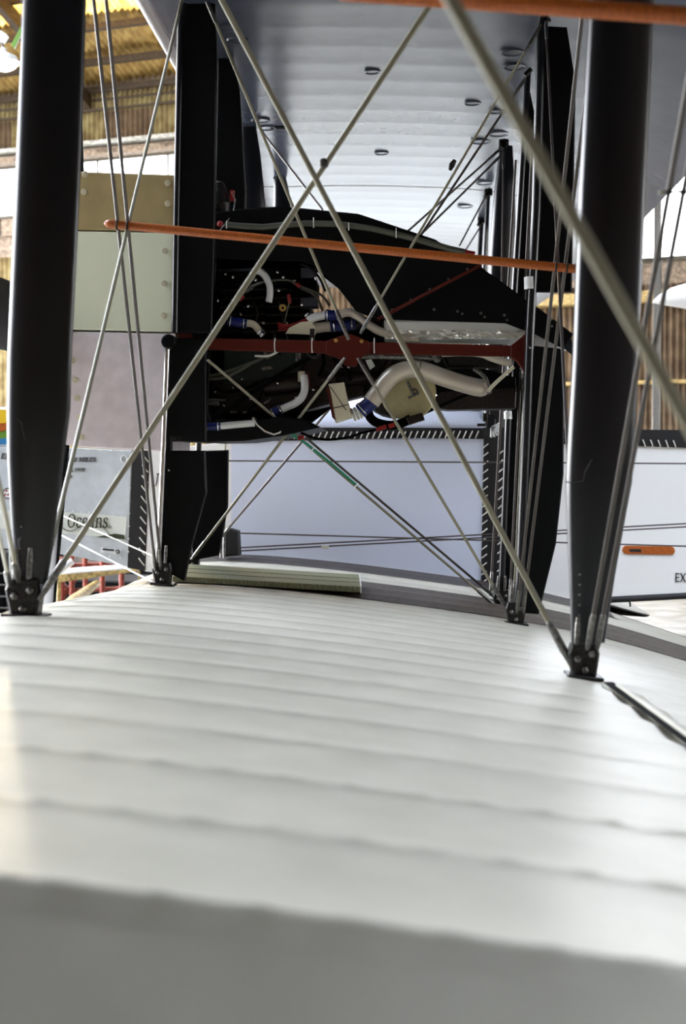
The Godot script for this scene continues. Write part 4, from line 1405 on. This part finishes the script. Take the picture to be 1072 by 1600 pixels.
	# rust-brown engine bearers on both sides
	for q in [[6.64, "rust-brown engine bearer beam across the near side of the engine"], [7.44, "rust-brown engine bearer beam on the far side, mostly hidden by the engine"]]:
		var dz: float = q[0]
		var be = thing("engine_bearer", q[1], "beam", P(545, 545, dz))
		b = Build.new()
		b.prism(PP([[285, 527], [520, 533], [810, 540], [810, 557], [520, 552], [285, 545]], dz), Vector3(0, 0, -0.04), 0.004)
		part("beam", b, M.primer, be)
		b = Build.new()
		b.prism(PP([[276, 500], [298, 520], [300, 527], [300, 545], [290, 548], [278, 558]], dz - 0.005), Vector3(0, 0, -0.05), 0.003)
		part("end_plate", b, M.primer, be)
		b = Build.new()
		b.prism(PP([[823, 520], [806, 534], [798, 540], [798, 558], [808, 564], [820, 580]], dz - 0.005), Vector3(0, 0, -0.05), 0.003)
		part("end_plate", b, M.primer, be)
		b = Build.new()
		b.prism(PP([[509, 533], [535, 524], [548, 522], [562, 527], [577, 534], [577, 553], [566, 556], [556, 572], [540, 572], [530, 560], [509, 553]], dz - 0.012), Vector3(0, 0, -0.05), 0.003)
		part("gusset", b, M.primer, be)
		if dz < 7:
			b = Build.new()
			for p in [[525, 532], [565, 533], [286, 531], [831, 533]]:
				b.lathe(P(p[0], p[1], dz - 0.012), Vector3(0, 0, 1), [[0.009, 0], [0.009, 0.006], [0.0001, 0.008]], 10)
			part("rivet", b, M.brass, be)
			for px in [430, 488, 585]:
				b = Build.new()
				b.torus(P(px, 540, dz - 0.02), Vector3.RIGHT, 0.034, 0.0025, 16)
				part("cable_tie", b, M.lacing, be)

func propeller() -> void:
	var hub = P(88, 530, 7.05)
	var t = thing("propeller", "black four-bladed propeller mostly hidden behind the nearest left strut", "propeller", hub)
	var b = Build.new()
	b.lathe(hub + Vector3(0.1, 0, 0), Vector3(-1, 0, 0), [[0.0001, -0.02], [0.11, 0.0], [0.12, 0.1], [0.1, 0.2], [0.05, 0.28], [0.0001, 0.3]], 24)
	part("hub", b, M.black, t)
	for k in 4:
		var a = PI / 2 * k + 0.02
		var dir = Vector3(0, -cos(a), sin(a))
		var tan = Vector3(0, sin(a), cos(a))
		var rings = []
		for q in [[0.05, 0.09, 0.05, 0.9], [0.25, 0.12, 0.05, 0.9], [0.5, 0.15, 0.04, 0.75], [0.85, 0.155, 0.03, 0.6], [1.2, 0.14, 0.022, 0.48], [1.5, 0.11, 0.016, 0.42], [1.62, 0.05, 0.008, 0.4]]:
			var ring = PackedVector3Array()
			var cx = Vector3(1, 0, 0) * sin(q[3]) + tan * cos(q[3])
			var cy = Vector3(1, 0, 0) * cos(q[3]) - tan * sin(q[3])
			for m in 16:
				var an = TAU * m / 16
				ring.append(hub + dir * q[0] + Vector3(0.03, 0, 0) * q[0] * dir.y + cx * cos(an) * q[1] + cy * sin(an) * q[2])
			rings.append(ring)
		b = Build.new()
		b.loft(rings)
		part("blade", b, M.black, t)

# ---- bracing wires ---------------------------------------------------------------------------------------------------
func wire(label: String, a: Vector3, e: Vector3, r: float, m: Material, group := "", ends := 3) -> Node3D:     # ends: 1 = fork at a, 2 = fork at e
	var t = thing("bracing_wire", label, "wire", a, group)
	var b = Build.new()
	b.tube([a, e], r, 8, 0.45)
	part("rod", b, m, t)
	var d = (e - a).normalized()
	for k in [1, 2]:
		if not (ends & k): continue
		var p = a if k == 1 else e
		var s = d if k == 1 else -d
		b = Build.new()
		b.tube([p, p + s * 0.03, p + s * 0.06, p + s * 0.14, p + s * 0.15], [0.006, 0.009, r * 1.3 + 0.001, r * 1.2 + 0.001, r * 0.8], 8)
		part("fork_end", b, M.steel, t)
	return t

func wires() -> void:
	var b: Build
	var nfB = P(60, 938, 4.22); var nrB = P(895, 1043, 4.1)
	var nfT = P(106, -457, 4.2); var nrT = P(975, -445, 4.1)
	wire("long wire from the right strut's foot up to the left, crossing at the dark clamp", nrB, nfT, 0.0085, M.wire)
	wire("long wire from the left strut's foot up to the right, crossing at the dark clamp", nfB, P(970, -445, 4.17), 0.0085, M.wire)
	b = Build.new()
	b.lathe(P(506, 254, 4.13), Vector3(0, 0, -1), [[0.0001, -0.018], [0.011, -0.012], [0.0135, 0.0], [0.0135, 0.02], [0.011, 0.032], [0.0001, 0.036]], 14)
	single("wire_clamp", b, M.burnt, "small dark round clamp where the two long near wires cross", "clamp")
	# doubled flying wires between the near struts and the engine struts
	var g = "doubled flying wires on the nose side"
	wire("left of the two parallel wires behind the nearest left strut", P(243, 893, 6.58), P(97, -457, 4.2), 0.0068, M.dark_wire, g)
	wire("right of the two parallel wires behind the nearest left strut", P(252, 893, 6.58), P(122, -457, 4.2), 0.0068, M.dark_wire, g)
	wire("single tan wire slanting from the left strut's foot past the orange rod's end", P(62, 930, 4.27), P(301, -70, 6.55), 0.0075, M.wire)
	g = "doubled flying wires on the tail side"
	wire("left of the two parallel wires before the right engine strut", P(808, 958, 6.55), P(962, -457, 4.15), 0.0068, M.dark_wire, g)
	wire("right of the two parallel wires before the right engine strut", P(817, 958, 6.55), P(990, -457, 4.15), 0.0068, M.dark_wire, g)
	wire("thin wire from the right engine strut's top down behind the nearest right strut", P(853, 34, 6.53), P(903, 1022, 4.14), 0.0055, M.dark_wire)
	# outboard of the near struts, towards the camera
	var a = P(918, 1014, 4.05); var e = P(1045, 300, 3.05)
	wire("left of the paired wires in front of the nearest right strut's rear edge", a, a + (e - a) * 2.4, 0.0062, M.dark_wire, "paired outer wires", 1)
	a = P(933, 1014, 4.05); e = P(1068, 300, 3.05)
	wire("right of the paired wires in front of the nearest right strut's rear edge", a, a + (e - a) * 2.4, 0.0062, M.dark_wire, "paired outer wires", 1)
	for q in [[405, 1003, 1090, 408, 399, 3.2], [300, 1030, 1100, 301, 298, 3.05]]:
		b = Build.new()
		b.cyl(P(q[1], q[3], q[5]), P(q[2], q[4], q[5]), 0.004, 8)
		var bar = single("spacer_bar", b, M.wire, "thin spacer bar tying the outer wires, %s" % ("just above the pale pointed wing tip" if q[0] == 405 else "high against the bright window"), "bar", "spacer bars")
		b = Build.new()
		for px in ([1027, 1047] if q[0] == 405 else [1045, 1068]):
			b.ball(P(px, q[0], q[5] + 0.0), 0.0085)
		part("clip", b, M.burnt, bar)
	a = P(29, 908, 4.2); e = P(0, 766, 3.6)
	wire("thicker wire rising out of frame from the left strut's foot", a, a + (e - a) * 4.0, 0.0085, M.wire, "", 1)
	a = P(15, 915, 4.2); e = P(-2, 832, 3.7)
	wire("outermost wire rising out of frame from the left strut's foot", a, a + (e - a) * 4.0, 0.0075, M.wire, "", 1)
	a = P(17, 900, 4.22); e = P(15, 845, 4.2)
	wire("short thin bright wire standing at the left strut's foot", a, e, 0.003, M.bright, "", 0)
	a = P(705, 0, 1.62); e = P(1072, 655, 1.62)
	wire("blurred pale wire crossing the upper right close to the camera", a + (a - e) * 2.2, e + (e - a) * 0.5, 0.0088, M.wire, "", 0)
	# in the plane of the outer engine struts, meeting at the bearer's gusset
	var gz = 6.56
	wire("wire from the bearer's middle up to the left engine strut's top", P(545, 531, gz), P(318, -10, 6.58), 0.0075, M.wire)
	var tb = wire("wire with a turnbuckle from the bearer's middle to the right engine strut's top", P(563, 521, gz), P(846, 38, 6.58), 0.006, M.wire)
	b = Build.new()
	b.tube([P(703, 266, gz + 0.01), P(706, 258, gz + 0.01), P(711, 250, gz + 0.01)], [0.008, 0.014, 0.009], 8)
	part("turnbuckle", b, M.dark_steel, tb)
	wire("wire from the bearer's middle down to the black plates on the left", P(539, 559, gz), P(299, 874, 7.3), 0.007, M.wire)
	wire("wire from the bearer's middle down to the right engine strut's foot", P(559, 559, gz), P(795, 957, 6.62), 0.007, M.wire)
	wire("wire from the left strut across the engine to the right, carrying a green lead", P(324, 562, 6.6), P(776, 948, 7.45), 0.0068, M.wire, "", 2)
	wire("dark wire just above the wire that carries the green lead", P(478, 684, 7.55), P(786, 944, 7.6), 0.0065, M.dark_wire, "", 2)
	wire("dark wire behind the engine down to the post on the left wing root", P(548, 600, 7.75), P(336, 850, 8.3), 0.007, M.dark_wire, "", 2)
	wire("dark wire from the inner right strut's top down behind the cowling hump", P(824, 118, 7.5), P(628, 412, 7.5), 0.0065, M.dark_wire, "", 1)
	wire("upper dark wire from the fuselage strut's top down behind the cowling", P(785, 230, 9.0), P(632, 366, 8.6), 0.0065, M.dark_wire, "", 1)
	wire("lower dark wire from the fuselage strut's top down behind the cowling", P(788, 238, 8.95), P(640, 384, 8.2), 0.0065, M.dark_wire, "", 1)
	wire("dark wire from the left fuselage strut's top to the cowling hump", P(402, 196, 8.9), P(504, 328, 7.9), 0.007, M.dark_wire, "", 1)
	wire("far thin wire, upper of two, behind the cowling's tail end", P(757, 310, 10.8), P(718, 384, 10.0), 0.006, M.dark_wire, "", 0)
	wire("far thin wire, lower of two, behind the cowling's tail end", P(752, 352, 12.0), P(722, 400, 11.0), 0.006, M.dark_wire, "", 0)
	# steep wires beside the right tubes
	wire("steep wire left of the slim inner tube on the right", P(806, 250, 7.9), P(766, 935, 7.9), 0.007, M.dark_wire, "", 2)
	wire("steep wire against the fuselage strut and the black lacing strip", P(787, 236, 8.92), P(784, 470, 8.3), 0.006, M.dark_wire, "", 1)
	wire("steep wire between the slim inner tube and the right engine strut's tube, left one", P(833, 200, 7.2), P(796, 950, 7.2), 0.006, M.dark_wire, "", 2)
	wire("steep wire between the slim inner tube and the right engine strut's tube, right one", P(838, 210, 7.0), P(802, 955, 7.0), 0.0055, M.wire, "", 2)
	wire("short pale wire standing left of the black post at the wing root", P(350, 872, 8.3), P(352, 690, 8.5), 0.006, M.wire, "short wires at the wing root", 1)
	wire("short pale wire standing close beside the black post at the wing root", P(345, 872, 8.2), P(346, 790, 8.3), 0.006, M.steel, "short wires at the wing root", 1)
	# cords to the left below the nose
	wire("long white cord below the nose lettering with dark knots", P(60, 818, 7.6), P(240, 910, 6.62), 0.0045, M.white, "", 0)
	wire("upper white cord that runs across the white sponsor band", P(96, 805, 7.6), P(242, 870, 6.7), 0.004, M.lacing, "", 0)
	# control cables along the fuselage side
	g = "control cables along the fuselage"
	wire("highest control cable, level across the blue-grey fuselage panel", P(356, 720, 8.75), P(1500, 727, 8.75), 0.0045, M.dark_wire, g, 0)
	wire("control cable that slopes down to the right low on the fuselage", P(372, 833, 8.75), P(1500, 866, 8.75), 0.0045, M.dark_wire, g, 0)
	wire("upper of the two control cables that rise to the right", P(372, 856, 8.7), P(1500, 795, 8.7), 0.0045, M.dark_wire, g, 0)
	var cc = wire("lower of the two control cables that rise to the right, with a pale clip", P(372, 861, 8.7), P(1500, 800, 8.7), 0.0045, M.dark_wire, g, 0)
	b = Build.new()
	b.box(P(508, 855, 8.69), Vector3(0.045, 0.024, 0.02))
	part("clip", b, M.lacing, cc)

	# green lead tied to the crossing wire
	var gl = thing("cable", "thin green lead tied along the crossing wire below the engine", "cable", P(442, 672, 6.8))
	b = Build.new()
	b.tube([P(441, 671, 6.76), P(455, 678, 6.80), P(480, 694, 6.85), P(520, 726, 6.93), P(556, 757, 7.0)], 0.006, 8)
	part("lead", b, M.green, gl)
	b = Build.new()
	b.tube([P(395, 653, 6.72), P(402, 664, 6.70), P(414, 674, 6.70), P(428, 679, 6.70), P(437, 676, 6.71), P(441, 671, 6.74)], 0.004, 8)
	part("pigtail", b, M.lacing, gl)
	b = Build.new()
	for q in [[441, 671, 6.76], [489, 702, 6.87], [557, 758, 7.0]]:
		b.torus(P(q[0], q[1], q[2]), Vector3(0.7, -0.6, 0), 0.011, 0.003, 12)
		b.cyl(P(q[0], q[1], q[2] - 0.01), P(q[0] - 4, q[1] + 7, q[2] - 0.015), 0.0025, 6)
	part("cable_tie", b, M.white, gl)

func rod(label: String, a: Vector3, e: Vector3, r: float, ties: Array) -> void:
	var t = thing("tie_rod", label, "rod", a)
	var d = (e - a).normalized()
	var b = Build.new()
	b.tube([a, a + d * r * 0.35, a + d * r, a + d * r * 1.6, e - d * r * 1.6, e - d * r, e - d * r * 0.35, e], [r * 0.25, r * 0.7, r * 0.95, r, r, r * 0.95, r * 0.7, r * 0.25], 16)
	part("stick", b, M.orange, t)
	for k in ties:
		b = Build.new()
		b.torus(a + d * k, d, r * 1.02, 0.004, 16)
		part("lashing", b, M.dark_steel, t)

func rods_and_boards() -> void:
	rod("orange wooden rod lashed level across the wires in front of the engine", P(163, 349, 5.35), P(908, 421, 5.3), 0.0165, [0.05, 0.09, 1.70, 1.74])
	rod("blurred orange wooden rod across the top right corner", P(520, -14, 2.78), P(1330, 43, 2.72), 0.0172, [])
	# board lying on the wing root
	var t = thing("walk_board", "weathered greenish wooden board lying on the wing in front of the struts", "board", P(420, 915, 7.0))
	var b = Build.new()
	var q = [[268, 908], [563, 925], [563, 903], [275, 888]]
	var lo = [P(270, 909, 6.75), P(563, 926, 6.75), P(561, 906, 7.35), P(283, 889, 7.4)]
	var planks = [[0.0, 0.3], [0.34, 0.62], [0.66, 1.0]]
	for k in 3:
		b = Build.new()
		var s: float = planks[k][0]; var e: float = planks[k][1]
		var c0: Vector3 = lo[0].lerp(lo[3], s); var c1: Vector3 = lo[1].lerp(lo[2], s)
		var c2: Vector3 = lo[1].lerp(lo[2], e); var c3: Vector3 = lo[0].lerp(lo[3], e)
		b.prism(PackedVector3Array([c0, c1, c2, c3]), Vector3(0, 0.028, 0), 0.003)
		part("plank", b, M.board, t)
	b = Build.new()
	b.prism(PackedVector3Array([lo[1] + Vector3(0, -0.004, 0), lo[2] + Vector3(0, -0.004, 0), lo[2] + Vector3(0.006, -0.004, 0), lo[1] + Vector3(0.006, -0.004, 0)]), Vector3(0, 0.034, 0))
	part("end_strip", b, M.alu, t)
	b = Build.new()
	b.prism(PackedVector3Array([lo[0] + Vector3(0, -0.012, -0.1), lo[1] + Vector3(0, -0.012, -0.1), lo[2] + Vector3(0, -0.012, 0.05), lo[3] + Vector3(0, -0.012, 0.05)]), Vector3(0, 0.014, 0))
	part("batten", b, M.board_dark, t)
	b = Build.new()
	b.prism(PP([[350, 832], [358, 826], [372, 830], [374, 868], [350, 870]], 8.45), Vector3(0, 0, -0.12), 0.008)
	single("post", b, M.strip, "short dark post standing on the wing root beside the fuselage panel", "post")

# ---- what stands behind the aircraft -----------------------------------------------------------------------------------
func background_things() -> void:
	var b: Build
	# pendant lamps at top left
	var t = thing("pendant_lamp", "white bowl lamp hanging under the roof at top left", "lamp", P(8, 95, 15.5))
	b = Build.new()
	var c = P(6, 98, 15.5)
	b.lathe(c, Vector3.UP, [[0.165, 0.0], [0.16, 0.03], [0.13, 0.075], [0.06, 0.105], [0.03, 0.115], [0.03, 0.16], [0.0001, 0.162]], 28)
	part("shade", b, M.white, t)
	b = Build.new()
	b.lathe(c + Vector3(0, -0.005, 0), Vector3.DOWN, [[0.15, 0.0], [0.13, 0.04], [0.07, 0.075], [0.0001, 0.085]], 24)
	var glow = mat(Color(1, 1, 1), 0.4)
	glow.emission_enabled = true
	glow.emission = Color(1, 0.97, 0.88)
	glow.emission_energy_multiplier = 0.5
	part("bulb", b, glow, t)
	b = Build.new()
	b.cyl(c + Vector3(0, 0.15, 0), c + Vector3(-0.5, 1.6, 0.1), 0.012, 8)
	part("cord", b, M.dark_wire, t)
	b = Build.new()
	b.box(P(4, 58, 15.4), Vector3(0.09, 0.09, 0.1), Basis(Vector3.BACK, -0.6))
	part("gear_box", b, M.white, t)
	var l = OmniLight3D.new()
	l.name = "lamp_light"
	l.position = c + Vector3(0, -0.045, 0)
	l.light_color = Color(1, 0.93, 0.78)
	l.light_energy = 0.6
	l.light_size = 0.05
	l.omni_range = 60.0
	l.omni_attenuation = 2.0
	l.shadow_enabled = true
	add_child(l)
	b = Build.new()
	b.prism(PP([[17, 70], [22, 76], [34, 50], [33, 40]], 15.2), Vector3(0, 0, -0.04), 0.004)
	t = single("streamer", b, M.leaf_green, "green strip hanging beside the bowl lamp at top left", "streamer")
	b = Build.new()
	b.cyl(P(33.5, 45, 15.22), P(33.5, 45, 15.22) + Vector3(0, 5.9, 0), 0.006, 6)
	part("cord", b, M.dark_wire, t)
	# clutter on the floor below the nose
	t = thing("trestle_beam", "white-topped wooden beam on a trestle below the fuselage nose", "beam", P(150, 905, 12.2))
	b = Build.new()
	b.prism(PackedVector3Array([P(80, 899, 12.0), P(216, 888, 12.0), P(214, 893, 12.0), P(80, 912, 12.0)]), Vector3(0, 0, -0.08), 0.004)
	part("face_board", b, M.yellow_pole, t)
	b = Build.new()
	b.prism(PackedVector3Array([P(80, 899, 12.0), P(216, 888, 12.0), P(214, 884, 12.5), P(84, 893, 12.5)]), Vector3(0, 0.02, 0), 0.004)
	part("top_board", b, M.white, t)
	b = Build.new()
	b.cyl(P(217, 893, 12.1), P(219, 918, 12.1), 0.012, 8)
	b.cyl(P(92, 905, 12.3), P(90, 1010, 12.3), 0.02, 8)
	part("leg", b, M.yellow_pole, t)
	b = Build.new()
	b.tube([P(92, 893, 11.9), P(112, 877, 12.0)], 0.03, 8)
	single("white_tube", b, M.white, "short white tube leaning on the end of the trestle beam", "tube")
	b = Build.new()
	b.tube([P(100, 952, 11.2), P(115, 940, 11.4), P(152, 911, 12.0)], [0.05, 0.055, 0.03], 12)
	single("yellow_pole", b, M.yellow_pole, "thick cream pole slanting under the trestle beam", "pole")
	t = thing("scaffold", "rust-red scaffold frame on the floor below the fuselage nose", "scaffold", P(110, 940, 14.5))
	for q in [[96, 870, 98, 960], [112, 860, 113, 960], [133, 862, 135, 960], [160, 865, 160, 960], [190, 870, 190, 960]]:
		b = Build.new()
		b.cyl(P(q[0], q[1], 14.5), P(q[2], 1034, 14.5), 0.028, 8)
		part("post", b, M.red_scaffold, t)
	for q in [[70, 884, 200, 880], [70, 925, 210, 918], [70, 950, 210, 945], [75, 880, 135, 960], [135, 880, 80, 960]]:
		b = Build.new()
		b.cyl(P(q[0], q[1], 14.55), P(q[2], q[3], 14.55), 0.02, 8)
		part("rail", b, M.red_scaffold, t)
	b = Build.new()
	b.box(H(0.1, 0.33, -14.8), Vector3(1.9, 0.65, 0.9), Basis(HU, Vector3.UP, HN), 0.02)
	t = single("crate", b, M.matt_black, "long black crate on the floor behind the trestle beam", "crate")
	b = Build.new()
	b.box(H(0.1, 0.66, -14.8), Vector3(1.94, 0.03, 0.94), Basis(HU, Vector3.UP, HN), 0.006)
	part("lid", b, M.black, t)
	t = thing("equipment_cart", "dark equipment cart standing at the far left below the nose", "cart", P(-20, 960, 11.5))
	b = Build.new()
	var cp = P(-18, 925, 11.5)
	b.box(Vector3(cp.x, 0.705, cp.z), Vector3(0.42, 1.19, 0.5), Basis(), 0.02)
	part("cabinet", b, M.matt_black, t)
	for k in 4:
		b = Build.new()
		b.box(P(8, 896 + k * 18, 11.24), Vector3(0.1, 0.012, 0.02))
		part("drawer_pull", b, M.steel, t)
	b = Build.new()
	for q in [-0.16, 0.16]: b.cyl(Vector3(cp.x + q, 0.06, cp.z + 0.2), Vector3(cp.x + q, 0.06, cp.z - 0.2), 0.06, 12)
	part("wheel", b, M.black, t)
	var heap = [
		["tall dark brown crate standing by the far wall below the fuselage nose", "crate", -3.4, -20.3, 1.0, 1.5, 0.8, M.burnt],
		["low black crate by the far wall, left of the tall brown crate", "crate", -4.85, -20.0, 1.3, 0.9, 0.8, M.matt_black],
		["grey metal cabinet by the far wall, right of the tall brown crate", "cabinet", -2.1, -20.6, 1.0, 1.2, 0.7, M.dark_steel],
		["rust-red chest in front of the far wall crates", "chest", -2.5, -17.5, 0.9, 0.45, 0.6, M.red_scaffold],
		["white sack box lying in front of the far wall crates", "box", -1.5, -17.2, 0.6, 0.3, 0.5, M.white],
		["wide dark bench at the foot of the far wall, rightmost below the nose", "bench", -1.3, -18.8, 1.6, 1.1, 0.8, M.matt_black]]
	for q in heap:
		t = thing(q[1], q[0], q[1], H(q[2], 0, q[3]))
		b = Build.new()
		b.box(H(q[2], q[5] * 0.45, q[3]), Vector3(q[4], q[5] * 0.9, q[6]), Basis(HU, Vector3.UP, HN), 0.015)
		part("body", b, q[7], t)
		b = Build.new()
		b.box(H(q[2], q[5] * 0.95, q[3]), Vector3(q[4] + 0.05, q[5] * 0.1, q[6] + 0.05), Basis(HU, Vector3.UP, HN), 0.01)
		part("lid", b, q[7], t)
		b = Build.new()
		for s in [-0.36, 0.0, 0.36]: b.box(H(q[2] + s * q[4], q[5] * 0.45, q[3] + q[6] * 0.5 + 0.01), Vector3(0.07, q[5] * 0.88, 0.03), Basis(HU, Vector3.UP, HN), 0.005)
		part("slats", b, M.timber, t)
	# another aircraft's spinner behind the tail side
	t = thing("parked_aircraft", "pale pointed wing tip of another aircraft at the right edge", "aircraft", P(1080, 468, 13.0))
	b = Build.new()
	var rings = []
	for q in [[1020, 466, 1.5], [1030, 462, 7], [1048, 458, 14], [1075, 456, 20], [1130, 454, 26], [1220, 452, 30], [1400, 450, 30]]:
		var ring = PackedVector3Array()
		var p = P(q[0], q[1] + 6, 13.0)
		for k in 16:
			var an = TAU * k / 16
			ring.append(p + Vector3(0, sin(an) * q[2] * 13.0 / F, cos(an) * q[2] * 26.0 / F))
		rings.append(ring)
	b.loft(rings)
	part("wing_tip", b, M.white, t)
	b = Build.new()
	b.prism(PP([[1180, 440], [1400, 430], [1400, 480], [1180, 478]], 13.1), Vector3(0, 0, -1.0), 0.02)
	b.box(P(1300, 700, 13.3), Vector3(0.2, 2.6, 0.2))
	part("wing_root", b, M.ply_grey, t)
	b = Build.new()
	b.box(H(5.1, 3.9, WALL + 0.7), Vector3(0.12, 7.8, 0.12), Basis(HU, Vector3.UP, HN), 0.01)
	single("steel_post", b, M.steel, "grey steel post standing before the brown corrugated wall on the right", "post")
